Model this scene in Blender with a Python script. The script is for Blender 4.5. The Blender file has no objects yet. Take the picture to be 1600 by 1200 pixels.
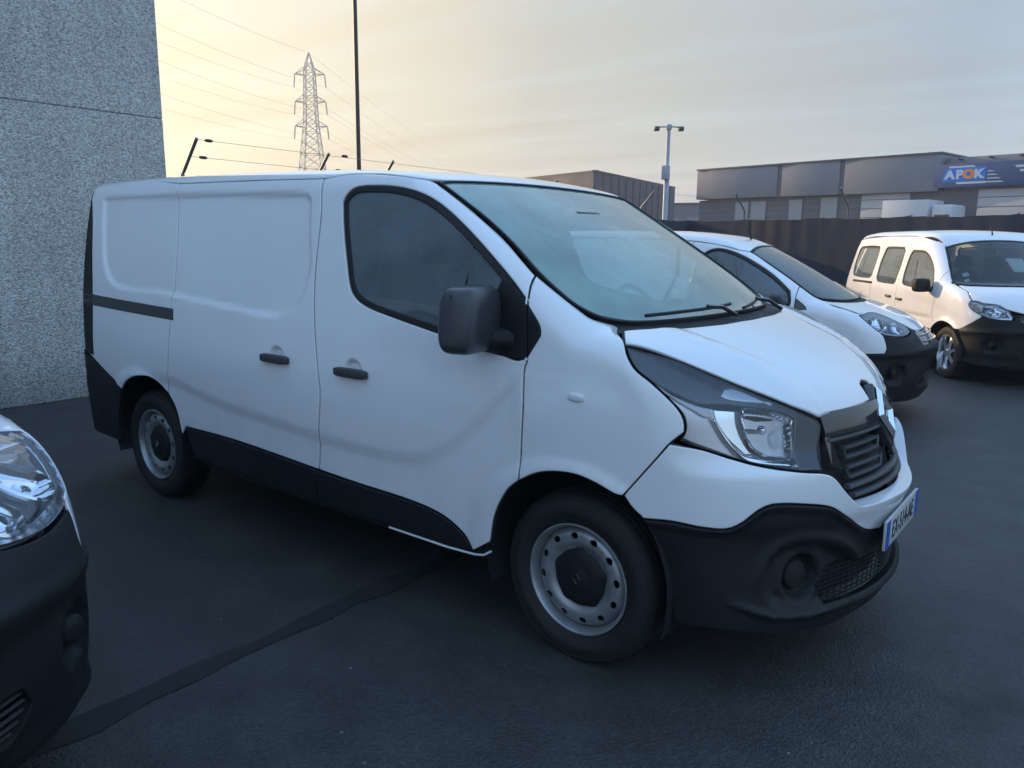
import bpy, bmesh, math, random
import numpy as np
from mathutils import Vector, Matrix
from mathutils.geometry import delaunay_2d_cdt

SC = bpy.context.scene
COL = SC.collection
rnd = random.Random(7)

# ---------------------------------------------------------------- camera
def set_camera():
    yaw, pitch, roll = math.radians(127.9664), math.radians(-10.4094), math.radians(.5572)
    cam = bpy.data.cameras.new('camera'); ob = bpy.data.objects.new('camera', cam); COL.objects.link(ob)
    f = Vector((math.cos(yaw) * math.cos(pitch), math.sin(yaw) * math.cos(pitch), math.sin(pitch)))
    r = Vector((math.sin(yaw), -math.cos(yaw), 0)); u = r.cross(f)
    r2 = math.cos(roll) * r + math.sin(roll) * u; u2 = -math.sin(roll) * r + math.cos(roll) * u
    M = Matrix((r2, u2, -f)).transposed().to_4x4()
    M.translation = (1.51323, -3.22448, 1.59314)
    ob.matrix_world = M
    cam.sensor_width = 36; cam.lens = 1223.11 / 1600 * 36
    cam.clip_start = .05; cam.clip_end = 3000
    SC.camera = ob
set_camera()

# ---------------------------------------------------------------- sky and sun
SUN_AZ, SUN_EL = math.radians(172), math.radians(14)      # direction towards the sun, counter-clockwise from +x
VEIL = ((.33, .41, .51), (.20, .242, .285), (.315, .278, .205), (.60, .46, .235), (1., .77, .40))  # first tone: unseen sky opposite the sun, raised and blued to light the van
def set_light():
    w = bpy.data.worlds.new('World'); SC.world = w; w.use_nodes = True
    nt = w.node_tree; n = nt.nodes; L = nt.links; n.clear()
    out = n.new('ShaderNodeOutputWorld'); bg = n.new('ShaderNodeBackground')
    sky = n.new('ShaderNodeTexSky'); sky.sky_type = 'NISHITA'; sky.sun_disc = False
    sky.sun_elevation = SUN_EL; sky.sun_rotation = math.pi / 2 - SUN_AZ
    sky.altitude = 50; sky.air_density = 1.4; sky.dust_density = .5; sky.ozone_density = 4.0
    # thin high cloud veil: streaks stretched along the wind
    tc = n.new('ShaderNodeTexCoord'); mp = n.new('ShaderNodeMapping')
    sep = n.new('ShaderNodeSeparateXYZ'); mx = n.new('ShaderNodeMath'); mx.operation = 'MAXIMUM'; mx.inputs[1].default_value = .06
    L.new(tc.outputs['Generated'], sep.inputs[0]); L.new(sep.outputs['Z'], mx.inputs[0])
    dv = n.new('ShaderNodeVectorMath'); dv.operation = 'DIVIDE'
    cb = n.new('ShaderNodeCombineXYZ')
    for i in range(3): L.new(mx.outputs[0], cb.inputs[i])
    L.new(tc.outputs['Generated'], dv.inputs[0]); L.new(cb.outputs[0], dv.inputs[1])
    mp.inputs['Rotation'].default_value = (0, 0, math.radians(35)); mp.inputs['Scale'].default_value = (.16, .55, 1)
    L.new(dv.outputs[0], mp.inputs[0])
    nz = n.new('ShaderNodeTexNoise'); nz.inputs['Scale'].default_value = 1.6; nz.inputs['Detail'].default_value = 7; nz.inputs['Roughness'].default_value = .55; nz.inputs['Distortion'].default_value = .6
    L.new(mp.outputs[0], nz.inputs['Vector'])
    rp = n.new('ShaderNodeMapRange'); rp.inputs[1].default_value = .38; rp.inputs[2].default_value = .72; rp.inputs[3].default_value = .93; rp.inputs[4].default_value = .99
    L.new(nz.outputs['Fac'], rp.inputs[0])
    # the veil: high haze, pale grey-blue, warmer and brighter towards the sun, brightened again opposite to fill the van's side
    sdir = (math.cos(SUN_AZ) * math.cos(SUN_EL), math.sin(SUN_AZ) * math.cos(SUN_EL), math.sin(SUN_EL))
    dt = n.new('ShaderNodeVectorMath'); dt.operation = 'DOT_PRODUCT'; dt.inputs[1].default_value = sdir
    nv = n.new('ShaderNodeVectorMath'); nv.operation = 'NORMALIZE'; L.new(tc.outputs['Generated'], nv.inputs[0]); L.new(nv.outputs[0], dt.inputs[0])
    ramp = n.new('ShaderNodeValToRGB'); e = ramp.color_ramp.elements
    e[0].position = .0; e[0].color = (*VEIL[0], 1); e[1].position = 1.; e[1].color = (*VEIL[4], 1)
    q = e.new(.33); q.color = (*VEIL[1], 1); q = e.new(.71); q.color = (*VEIL[2], 1); q = e.new(.93); q.color = (*VEIL[3], 1)
    L.new(dt.outputs['Value'], ramp.inputs[0])
    gain = n.new('ShaderNodeVectorMath'); gain.operation = 'SCALE'; gain.inputs['Scale'].default_value = 2.; L.new(ramp.outputs[0], gain.inputs[0])
    cl = n.new('ShaderNodeMapRange'); cl.inputs[1].default_value = .35; cl.inputs[2].default_value = .7; cl.inputs[3].default_value = .955; cl.inputs[4].default_value = 1.035; L.new(nz.outputs['Fac'], cl.inputs[0])
    tint = n.new('ShaderNodeVectorMath'); tint.operation = 'SCALE'; L.new(gain.outputs[0], tint.inputs[0]); L.new(cl.outputs[0], tint.inputs['Scale'])
    mix = n.new('ShaderNodeMix'); mix.data_type = 'RGBA'
    # seen edge-on near the horizon the veil is dense, overhead it thins out
    el = n.new('ShaderNodeMapRange'); el.inputs[1].default_value = .22; el.inputs[2].default_value = .75; el.inputs[3].default_value = 1.; el.inputs[4].default_value = .34; el.interpolation_type = 'SMOOTHSTEP'
    L.new(sep.outputs['Z'], el.inputs[0])
    vm = n.new('ShaderNodeMath'); vm.operation = 'MULTIPLY'; L.new(rp.outputs[0], vm.inputs[0]); L.new(el.outputs[0], vm.inputs[1])
    L.new(vm.outputs[0], mix.inputs[0]); L.new(sky.outputs[0], mix.inputs[6]); L.new(tint.outputs[0], mix.inputs[7])
    L.new(mix.outputs[2], bg.inputs[0]); bg.inputs[1].default_value = .15
    L.new(bg.outputs[0], out.inputs[0])
    sd = bpy.data.lights.new('sun', 'SUN'); sd.energy = .95; sd.angle = math.radians(.6); sd.color = (1, .70, .40)
    so = bpy.data.objects.new('sun', sd); COL.objects.link(so)
    d = Vector((math.cos(SUN_AZ) * math.cos(SUN_EL), math.sin(SUN_AZ) * math.cos(SUN_EL), math.sin(SUN_EL)))
    so.rotation_euler = d.to_track_quat('Z', 'Y').to_euler(); so.location = (-20, -12, 12)
    vs = SC.view_settings; vs.view_transform = 'Standard'; vs.look = 'None'; vs.exposure = 2.5; vs.gamma = 1; vs.use_curve_mapping = False
set_light()
# ---------------------------------------------------------------- body surfaces (pure numpy)
def curve(pts, smooth=0.0, n=900, pad=0.6):
    """smooth 1-D profile through (t, value) control points, returned as a function"""
    xs = np.array([p[0] for p in pts], float); ys = np.array([p[1] for p in pts], float)
    h = np.diff(xs); d = np.diff(ys) / h
    m = np.zeros_like(xs); m[0] = d[0]; m[-1] = d[-1]
    for i in range(1, len(xs) - 1):
        if d[i - 1] * d[i] > 0:
            w1 = 2 * h[i] + h[i - 1]; w2 = h[i] + 2 * h[i - 1]
            m[i] = (w1 + w2) / (w1 / d[i - 1] + w2 / d[i])
    T = np.linspace(xs[0] - pad, xs[-1] + pad, n)
    k = np.clip(np.searchsorted(xs, T) - 1, 0, len(xs) - 2)
    t = (T - xs[k]) / h[k]; tc = np.clip(t, 0, 1)
    V = ((1 + 2 * tc) * (1 - tc) ** 2 * ys[k] + tc * (1 - tc) ** 2 * h[k] * m[k]
         + tc * tc * (3 - 2 * tc) * ys[k + 1] + tc * tc * (tc - 1) * h[k] * m[k + 1])
    V = V + np.where(t < 0, m[0] * (T - xs[0]), 0) + np.where(t > 1, m[-1] * (T - xs[-1]), 0)
    if smooth > 0:
        st = T[1] - T[0]; r = int(3 * smooth / st) + 1
        kk = np.exp(-0.5 * (np.arange(-r, r + 1) * st / smooth) ** 2); kk /= kk.sum()
        Vp = np.concatenate([V[0] + (V[1] - V[0]) * np.arange(-r, 0), V, V[-1] + (V[-1] - V[-2]) * np.arange(1, r + 1)])
        V = np.convolve(Vp, kk, 'valid')
    return lambda q: np.interp(q, T, V)

def smax(a, b, k):
    h = np.maximum(k - np.abs(a - b), 0) / k
    return np.maximum(a, b) + h * h * k * 0.25

def smin(a, b, k):
    return -smax(-a, -b, k)

def sstep(t):
    t = np.clip(t, 0, 1)
    return t * t * (3 - 2 * t)

class Body:
    """closed car skin as an implicit surface: sides, roof, screen, bonnet, nose and tail blended together"""
    def __init__(s, width, taper, roof, crown, screen, bonnet, bcrown, nose, plan, rear, kr=.2, kb=.1, kf=.2, ks=.05, feat=None, pexp=1.8):
        s.Wz = curve(width, .03); s.tp = curve(taper, .05); s.roof = curve(roof, .06); s.crown = crown
        s.scr = screen; s.bon = curve(bonnet, .03); s.bcr = curve(bcrown, .03)
        s.gz = curve(nose, .012); s.pl = curve(plan, .04); s.rear = curve(rear, .04)
        s.kr, s.kb, s.kf, s.ks, s.feat, s.pexp = kr, kb, kf, ks, feat, pexp
    def F(s, P):
        x, y, z = P[:, 0], np.abs(P[:, 1]), P[:, 2]
        zc = np.clip(z, .05, 2.1)
        side = y - (s.Wz(zc) - s.tp(x))
        front = x - (s.gz(zc) - s.pl(zc) * (y / .95) ** s.pexp)
        roof = z - (s.roof(x) - s.crown * (y / .8) ** 2)
        zb, xb, cb, sl, ds = s.scr
        q = (y / .76) ** 2; sp = sl + ds * q
        scr = (z - (zb + sp * (xb - cb * q - x) - .05 * ((x - xb) / .9 + .5) ** 2 + .0125)) / np.sqrt(1 + sp * sp)
        cab = smax(roof, scr, s.ks)
        bon = z - (s.bon(x) - s.bcr(x) * (y / .8) ** 2.4)
        top = smin(cab, bon, .015)
        k1 = s.kb + (s.kr - s.kb) * sstep((zc - 1.25) / .45) * sstep((-.3 - x) / .6)
        f = smax(side, top, k1)
        f = smax(f, front, s.kf)
        rr = (s.rear(zc) + .16 * (y / .9) ** 4) - x
        return smax(f, rr, .04)

def normal(B, P, e=.003):
    g = np.zeros_like(P)
    for i in range(3):
        d = np.zeros(3); d[i] = e
        g[:, i] = B.F(P + d) - B.F(P - d)
    return g / np.maximum(np.linalg.norm(g, axis=1)[:, None], 1e-9)

def march(B, O, D, lo, hi, n=30):
    lo = np.full(len(O), float(lo)); hi = np.full(len(O), float(hi))
    for _ in range(n):
        m = .5 * (lo + hi); ins = B.F(O + D * m[:, None]) < 0
        lo = np.where(ins, m, lo); hi = np.where(ins, hi, m)
    return O + D * (.5 * (lo + hi))[:, None]

CYL0 = (0.0, 0.0)
def chart_to3d(B, chart, uv):
    uv = np.asarray(uv, float); n = len(uv); z0 = np.zeros(n)
    if chart == 'side':      # (x, z) seen from the right-hand side
        return march(B, np.stack([uv[:, 0], z0, uv[:, 1]], 1), np.tile([0., -1, 0], (n, 1)), 0, 1.4)
    if chart == 'top':       # (x, y) seen from above
        return march(B, np.stack([uv[:, 0], uv[:, 1], z0 + .3], 1), np.tile([0., 0, 1], (n, 1)), 0, 2)
    if chart == 'nose':      # (arc, z) wrapped round the nose; arc = angle about the vertical axis
        t = uv[:, 0]
        return march(B, np.stack([z0 + CYL0[0], z0 + CYL0[1], uv[:, 1]], 1), np.stack([np.cos(t), np.sin(t), z0], 1), 0, 1.8)
    if chart == 'tail':      # (y, z) seen from behind
        return march(B, np.stack([z0 - 1.5, uv[:, 0], uv[:, 1]], 1), np.tile([-1., 0, 0], (n, 1)), 0, 4)

def chart_from3d(chart, P):
    if chart == 'side': return P[:, [0, 2]]
    if chart == 'top': return P[:, [0, 1]]
    if chart == 'tail': return P[:, [1, 2]]
    return np.stack([np.arctan2(P[:, 1] - CYL0[1], P[:, 0] - CYL0[0]), P[:, 2]], 1)

def sdf_poly(Q, poly):
    """signed distance to a closed outline, negative inside"""
    A = np.asarray(poly, float); Bp = np.roll(A, -1, 0)
    d2 = np.full(len(Q), 1e9); ins = np.zeros(len(Q), bool)
    for a, b in zip(A, Bp):
        e = b - a; w = Q - a
        t = np.clip((w @ e) / max(e @ e, 1e-12), 0, 1)
        r = w - t[:, None] * e
        d2 = np.minimum(d2, (r * r).sum(1))
        c = (a[1] > Q[:, 1]) != (b[1] > Q[:, 1])
        if b[1] != a[1]:
            ins ^= c & (Q[:, 0] < (b[0] - a[0]) * (Q[:, 1] - a[1]) / (b[1] - a[1]) + a[0])
    return np.where(ins, -1, 1) * np.sqrt(d2)

def resample(poly, step, corner=38.0, closed=True):
    """round a traced outline off between its real corners and space its points evenly"""
    A = np.asarray(poly, float); n = len(A)
    if closed:
        e0 = A - np.roll(A, 1, 0); e1 = np.roll(A, -1, 0) - A
        ang = np.abs(np.degrees(np.arctan2(e0[:, 0] * e1[:, 1] - e0[:, 1] * e1[:, 0], (e0 * e1).sum(1))))
        cs = [i for i in range(n) if ang[i] > corner]
        if not cs: cs = [int(np.argmax(ang))]
        segs = []
        for k, c in enumerate(cs):
            d = cs[(k + 1) % len(cs)]
            L = (d - c) % n or n
            segs.append(A[[(c + j) % n for j in range(L + 1)]])
    else:
        segs = [A]
    out = []
    for s in segs:
        if len(s) > 2:
            ext = np.vstack([2 * s[0] - s[1], s, 2 * s[-1] - s[-2]]); pts = []
            for i in range(1, len(ext) - 2):
                p0, p1, p2, p3 = ext[i - 1], ext[i], ext[i + 1], ext[i + 2]
                t = np.linspace(0, 1, 14)[:-1, None]
                ch = np.linalg.norm(p2 - p1)
                m1 = (p2 - p0) * ch / max(np.linalg.norm(p2 - p1) + np.linalg.norm(p1 - p0), 1e-9)
                m2 = (p3 - p1) * ch / max(np.linalg.norm(p3 - p2) + np.linalg.norm(p2 - p1), 1e-9)
                pts.append((2 * t ** 3 - 3 * t * t + 1) * p1 + (t ** 3 - 2 * t * t + t) * m1 + (-2 * t ** 3 + 3 * t * t) * p2 + (t ** 3 - t * t) * m2)
            s = np.vstack(pts + [s[-1:]])
        l = np.concatenate([[0], np.cumsum(np.linalg.norm(np.diff(s, axis=0), axis=1))])
        k = max(1, int(round(l[-1] / step)))
        q = np.linspace(0, l[-1], k + 1)
        r = np.stack([np.interp(q, l, s[:, 0]), np.interp(q, l, s[:, 1])], 1)
        out.append(r[:-1] if closed else r)
    return np.vstack(out)

def inset_poly(P, d):
    """move a closed outline inwards by d (mitred)"""
    A = np.asarray(P, float)
    area = .5 * np.sum(A[:, 0] * np.roll(A[:, 1], -1) - np.roll(A[:, 0], -1) * A[:, 1])
    sgn = 1 if area > 0 else -1
    e0 = A - np.roll(A, 1, 0); e1 = np.roll(A, -1, 0) - A
    n0 = np.stack([-e0[:, 1], e0[:, 0]], 1) / np.maximum(np.linalg.norm(e0, axis=1)[:, None], 1e-9)
    n1 = np.stack([-e1[:, 1], e1[:, 0]], 1) / np.maximum(np.linalg.norm(e1, axis=1)[:, None], 1e-9)
    m = n0 + n1; c = np.maximum((m * m).sum(1) / 2, .35)
    return A + sgn * d * m / c[:, None]

# ---------------------------------------------------------------- the four cars' skins
TRAFIC = Body(
    width=[(.05, .90), (.2, .925), (.35, .945), (.5, .955), (.75, .972), (.95, .976), (1.1, .968), (1.25, .955), (1.45, .926), (1.65, .888), (1.85, .843), (2.1, .775)],
    taper=[(-4.2, .075), (-3.8, .045), (-3.3, .015), (-2.6, 0), (-.5, 0), (0, .012), (.3, .04), (.5, .085), (.7, .16), (.9, .27)],
    roof=[(-4.1, 1.955), (-3.2, 1.965), (-2.2, 1.955), (-1.5, 1.937), (-1.1, 1.915), (-.8, 1.89), (-.4, 1.815)], crown=.03,
    screen=(1.30, .17, .125, .585, .05),
    bonnet=[(-.2, 1.33), (.13, 1.315), (.235, 1.295), (.4, 1.245), (.55, 1.187), (.7, 1.112), (.8, 1.035), (.9, .93)],
    bcrown=[(0, .03), (.13, .035), (.4, .07), (.7, .085)],
    nose=[(.05, .80), (.18, .845), (.22, .87), (.3, .90), (.42, .905), (.52, .905), (.6, .913), (.665, .938), (.75, .942), (.83, .933), (.88, .878), (.95, .85), (1.05, .82), (1.2, .72)],
    plan=[(.1, .30), (.25, .32), (.5, .40), (.75, .44), (1.0, .43), (1.3, .43)],
    rear=[(.2, -4.0), (.35, -4.06), (.6, -4.07), (.75, -4.05), (1.2, -4.035), (1.6, -4.01), (1.9, -3.98)],
    kr=.11, kb=.10, kf=.13, ks=.05)
SMALLVAN = Body(
    width=[(.05, .84), (.2, .87), (.4, .895), (.7, .905), (.9, .90), (1.05, .875), (1.2, .835), (1.45, .765), (1.65, .70), (1.8, .65)],
    taper=[(-3.5, .06), (-3.0, .02), (-2.4, 0), (0, 0), (.3, .02), (.5, .06), (.7, .13), (.9, .25)],
    roof=[(-3.4, 1.66), (-2.5, 1.715), (-1.5, 1.705), (-1.0, 1.66), (-.75, 1.60), (-.4, 1.47)], crown=.035,
    screen=(1.02, .30, .26, .56, .04),
    bonnet=[(-.1, 1.11), (.1, 1.08), (.3, 1.04), (.5, .98), (.7, .895), (.84, .80)],
    bcrown=[(0, .03), (.3, .05), (.7, .08)],
    nose=[(.1, .78), (.2, .82), (.35, .91), (.5, .935), (.65, .93), (.8, .88), (.95, .76), (1.1, .6)],
    plan=[(.1, .30), (.3, .36), (.6, .40), (1.0, .44)],
    rear=[(.2, -3.36), (.6, -3.40), (1.0, -3.38), (1.5, -3.33), (1.8, -3.22)], kr=.12, kb=.09, kf=.16, ks=.05, pexp=2.0)
LUDO = Body(
    width=[(.05, .85), (.2, .88), (.4, .905), (.7, .915), (.95, .91), (1.1, .885), (1.3, .835), (1.5, .785), (1.7, .725), (1.85, .67)],
    taper=[(-3.3, .07), (-2.9, .02), (-2.4, 0), (0, 0), (.2, .02), (.4, .06), (.6, .14), (.8, .26)],
    roof=[(-3.2, 1.73), (-2.5, 1.785), (-1.5, 1.79), (-1.0, 1.765), (-.75, 1.715), (-.4, 1.60)], crown=.035,
    screen=(1.13, .12, .22, .70, .04),
    bonnet=[(-.2, 1.18), (0, 1.155), (.2, 1.12), (.45, 1.055), (.65, .965), (.76, .88)],
    bcrown=[(0, .03), (.3, .05), (.7, .08)],
    nose=[(.1, .72), (.2, .76), (.4, .84), (.6, .85), (.75, .83), (.88, .78), (1.0, .70), (1.15, .55)],
    plan=[(.1, .30), (.3, .36), (.6, .40), (1.0, .42)],
    rear=[(.2, -3.20), (.6, -3.25), (1.0, -3.22), (1.5, -3.15), (1.8, -3.03)], kr=.12, kb=.09, kf=.16, ks=.05, pexp=2.0)
# ---------------------------------------------------------------- materials
MAT = {}
def principled(name, col, rough=.5, metal=0., coat=0., spec=.5, bump=None, vary=None, coat_rough=.05, trans=None):
    if name in MAT: return MAT[name]
    m = bpy.data.materials.new(name); m.use_nodes = True; nt = m.node_tree; b = nt.nodes['Principled BSDF']; MAT[name] = m
    b.inputs['Base Color'].default_value = (*col, 1); b.inputs['Roughness'].default_value = rough; b.inputs['Metallic'].default_value = metal
    b.inputs['Coat Weight'].default_value = coat; b.inputs['Coat Roughness'].default_value = coat_rough; b.inputs['Specular IOR Level'].default_value = spec
    tc = nt.nodes.new('ShaderNodeTexCoord')
    if vary:                     # (scale, amount): patchy tone, as dust and wear
        nz = nt.nodes.new('ShaderNodeTexNoise'); nz.inputs['Scale'].default_value = vary[0]; nz.inputs['Detail'].default_value = 6
        nt.links.new(tc.outputs['Object'], nz.inputs['Vector'])
        r = nt.nodes.new('ShaderNodeMapRange'); r.inputs[1].default_value = .3; r.inputs[2].default_value = .7
        r.inputs[3].default_value = 1 - vary[1]; r.inputs[4].default_value = 1 + vary[1]
        nt.links.new(nz.outputs['Fac'], r.inputs[0])
        v = nt.nodes.new('ShaderNodeVectorMath'); v.operation = 'MULTIPLY'; v.inputs[0].default_value = col
        nt.links.new(r.outputs[0], v.inputs[1]); nt.links.new(v.outputs[0], b.inputs['Base Color'])
        r2 = nt.nodes.new('ShaderNodeMapRange'); r2.inputs[1].default_value = .3; r2.inputs[2].default_value = .7
        r2.inputs[3].default_value = rough * .85; r2.inputs[4].default_value = min(1, rough * 1.2)
        nt.links.new(nz.outputs['Fac'], r2.inputs[0]); nt.links.new(r2.outputs[0], b.inputs['Roughness'])
    if bump:                     # (scale, strength, distance)
        nz = nt.nodes.new('ShaderNodeTexNoise'); nz.inputs['Scale'].default_value = bump[0]; nz.inputs['Detail'].default_value = 3
        nt.links.new(tc.outputs['Object'], nz.inputs['Vector'])
        bp = nt.nodes.new('ShaderNodeBump'); bp.inputs['Strength'].default_value = bump[1]; bp.inputs['Distance'].default_value = bump[2]
        nt.links.new(nz.outputs['Fac'], bp.inputs['Height']); nt.links.new(bp.outputs[0], b.inputs['Normal'])
    return m

def glass(name, tint, film=0., film_col=(.5, .6, .58), rough=.01, ior=1.5):
    """thin pane: see-through, mirroring more at a glancing view, with a film of dust, mist or painted-in reflection"""
    if name in MAT: return MAT[name]
    m = bpy.data.materials.new(name); m.use_nodes = True; nt = m.node_tree; n = nt.nodes; L = nt.links; n.clear(); MAT[name] = m
    out = n.new('ShaderNodeOutputMaterial'); tr = n.new('ShaderNodeBsdfTransparent'); tr.inputs[0].default_value = (*tint, 1)
    gl = n.new('ShaderNodeBsdfGlossy'); gl.inputs['Roughness'].default_value = rough; gl.inputs[0].default_value = (1, 1, 1, 1)
    fr = n.new('ShaderNodeFresnel'); fr.inputs[0].default_value = ior
    df = n.new('ShaderNodeBsdfDiffuse'); df.inputs[0].default_value = (*film_col, 1)
    m1 = n.new('ShaderNodeMixShader'); m2 = n.new('ShaderNodeMixShader')
    tc = n.new('ShaderNodeTexCoord'); nz = n.new('ShaderNodeTexNoise'); nz.inputs['Scale'].default_value = 3.; nz.inputs['Detail'].default_value = 5
    L.new(tc.outputs['Object'], nz.inputs['Vector'])
    r = n.new('ShaderNodeMapRange'); r.inputs[1].default_value = .35; r.inputs[2].default_value = .65; r.inputs[3].default_value = film * .75; r.inputs[4].default_value = film * 1.2
    L.new(nz.outputs['Fac'], r.inputs[0]); L.new(r.outputs[0], m1.inputs[0])
    L.new(tr.outputs[0], m1.inputs[1]); L.new(df.outputs[0], m1.inputs[2])
    L.new(fr.outputs[0], m2.inputs[0]); L.new(m1.outputs[0], m2.inputs[1]); L.new(gl.outputs[0], m2.inputs[2]); L.new(m2.outputs[0], out.inputs[0])
    return m

WHITE = principled('white_paint', (.80, .81, .82), .34, coat=1., coat_rough=.03, vary=(1.3, .025))
def road_film(m, z0=.30, z1=1.0, amount=.30):
    """dust thrown up by the wheels: thickest at the sill, gone by the waistline, broken up by noise"""
    nt = m.node_tree; n = nt.nodes; L = nt.links; b = n['Principled BSDF']; src = b.inputs['Base Color'].links[0].from_socket
    tc = n.new('ShaderNodeTexCoord'); sp = n.new('ShaderNodeSeparateXYZ'); L.new(tc.outputs['Object'], sp.inputs[0])
    h = n.new('ShaderNodeMapRange'); h.interpolation_type = 'SMOOTHSTEP'; h.inputs[1].default_value = z0; h.inputs[2].default_value = z1; h.inputs[3].default_value = amount; h.inputs[4].default_value = .02; L.new(sp.outputs['Z'], h.inputs[0])
    mp = n.new('ShaderNodeMapping'); mp.inputs['Scale'].default_value = (1, 1, .35); L.new(tc.outputs['Object'], mp.inputs[0])
    nz = n.new('ShaderNodeTexNoise'); nz.inputs['Scale'].default_value = 9; nz.inputs['Detail'].default_value = 8; nz.inputs['Roughness'].default_value = .65; L.new(mp.outputs[0], nz.inputs['Vector'])
    r = n.new('ShaderNodeMapRange'); r.inputs[1].default_value = .35; r.inputs[2].default_value = .7; r.inputs[3].default_value = .25; r.inputs[4].default_value = 1.5; L.new(nz.outputs['Fac'], r.inputs[0])
    f = n.new('ShaderNodeMath'); f.operation = 'MULTIPLY'; f.use_clamp = True; L.new(h.outputs[0], f.inputs[0]); L.new(r.outputs[0], f.inputs[1])
    mx = n.new('ShaderNodeMix'); mx.data_type = 'RGBA'; mx.inputs[7].default_value = (.30, .28, .25, 1); L.new(f.outputs[0], mx.inputs[0]); L.new(src, mx.inputs[6]); L.new(mx.outputs[2], b.inputs['Base Color'])
road_film(WHITE, .30, .9, .12)
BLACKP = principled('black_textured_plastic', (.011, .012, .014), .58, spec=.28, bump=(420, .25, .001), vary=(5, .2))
GREYP = principled('dark_grey_plastic', (.045, .047, .05), .5, bump=(420, .2, .001), vary=(6, .15))
GLOSSB = principled('gloss_black', (.022, .023, .025), .12, coat=.5)
SMOKE = principled('smoked_bezel', (.05, .053, .06), .22, coat=.6)
RUBBER = principled('rubber_seal', (.008, .008, .009), .7)
TYRE = principled('tyre_rubber', (.011, .011, .012), .72, bump=(160, .2, .002), vary=(9, .25))
STEEL = principled('silver_wheel_paint', (.31, .32, .335), .36, metal=.55, vary=(14, .18))
CHROME = principled('chrome', (.82, .83, .85), .08, metal=1.)
REFLECT = principled('lamp_reflector', (.90, .92, .95), .07, metal=1.)
SATIN = principled('satin_lamp_housing', (.62, .64, .68), .26, metal=.7)
CLEARW = principled('white_lamp_plastic', (.75, .76, .78), .25, coat=.4)
AMBER = principled('amber_bulb', (.75, .28, .05), .25, coat=.5)
MIRB = principled('mirror_shell_plastic', (.042, .045, .050), .32, bump=(500, .1, .0006))
CABIN = principled('cabin_trim', (.05, .053, .058), .75, vary=(8, .2))
SEATM = principled('seat_fabric', (.03, .032, .038), .9, bump=(300, .4, .002), vary=(20, .25))
BULK = principled('bulkhead_panel', (.40, .42, .44), .7, vary=(3, .12))
GLASS_SIDE = glass('tinted_side_glass', (.86, .90, .92), film=.27, film_col=(.40, .50, .56))  # bluish film paints reflected sky and glare over the pane
GLASS_WS = glass('misted_windscreen', (.42, .52, .50), film=.42, film_col=(.42, .62, .54))
LENS = glass('clear_lamp_lens', (.93, .95, .97), film=.03)
PLATEW = principled('plate_white', (.48, .49, .49), .35)
PLATEB = principled('plate_blue', (.02, .08, .40), .35)
INK = principled('plate_ink', (.012, .012, .014), .45)

# ---------------------------------------------------------------- mesh helpers
def link(name, me, parent=None):
    o = bpy.data.objects.new(name, me); COL.objects.link(o)
    if parent is not None: o.parent = parent
    return o

def mesh(name, V, Fc, mat, parent=None, smooth=True, normals=None, sharp=None):
    me = bpy.data.meshes.new(name)
    me.from_pydata([tuple(map(float, v)) for v in V], [], [tuple(map(int, f)) for f in Fc]); me.update()
    if mat is not None:
        for m in (mat if isinstance(mat, (list, tuple)) else [mat]): me.materials.append(m)
    me.polygons.foreach_set('use_smooth', [bool(smooth)] * len(me.polygons))
    if sharp is not None and smooth: me.set_sharp_from_angle(angle=math.radians(sharp))
    if normals is not None: me.normals_split_custom_set_from_vertices([tuple(map(float, v)) for v in normals])
    return link(name, me, parent)

def empty(name, loc=(0, 0, 0), rz=0.):
    o = bpy.data.objects.new(name, None); COL.objects.link(o); o.location = loc; o.rotation_euler = (0, 0, rz); o.empty_display_size = .3
    return o

def tag(o, label, cat, group=None):
    o['label'] = label; o['category'] = cat
    if group: o['group'] = group
    return o

def triangulate(outer, holes, pts):
    """fill an outline (with holes) using the given inner points; returns points and triangles"""
    V = [Vector(p) for p in outer]; E = [(i, (i + 1) % len(outer)) for i in range(len(outer))]
    for h in holes:
        k = len(V); V += [Vector(p) for p in h]; E += [(k + i, k + (i + 1) % len(h)) for i in range(len(h))]
    nb = len(V); V += [Vector(p) for p in pts]
    r = delaunay_2d_cdt(V, E, [], 0, 1e-6)
    P = np.array([(v.x, v.y) for v in r[0]]); T = np.array([f for f in r[2] if len(f) == 3], int)
    c = P[T].mean(1); keep = sdf_poly(c, outer) < 0
    for h in holes: keep &= sdf_poly(c, h) > 0
    T = T[keep]
    a = P[T]; ar = (a[:, 1, 0] - a[:, 0, 0]) * (a[:, 2, 1] - a[:, 0, 1]) - (a[:, 1, 1] - a[:, 0, 1]) * (a[:, 2, 0] - a[:, 0, 0])
    T = np.where((ar < 0)[:, None], T[:, ::-1], T)
    origin = {}
    for new, src in enumerate(r[3]):
        for s in src: origin[s] = new
    return P, T, origin

def skin(B, chart, uv, off=0., disp=None):
    """points and normals of the body surface, with pressed-in detail"""
    def at(q):
        P = chart_to3d(B, chart, q); N = normal(B, P)
        d = off + (disp(q) if disp is not None else 0.)
        return P + N * (np.zeros(len(q)) + d)[:, None], N
    P, N = at(uv)
    if disp is not None:
        e = .004
        du = at(uv + [e, 0])[0] - at(uv - [e, 0])[0]; dv = at(uv + [0, e])[0] - at(uv - [0, e])[0]
        c = np.cross(du, dv); l = np.linalg.norm(c, axis=1)[:, None]
        c = c / np.maximum(l, 1e-12); c *= np.sign((c * N).sum(1))[:, None]
        N = np.where(l > 1e-9, c, N)
    return P, N

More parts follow.
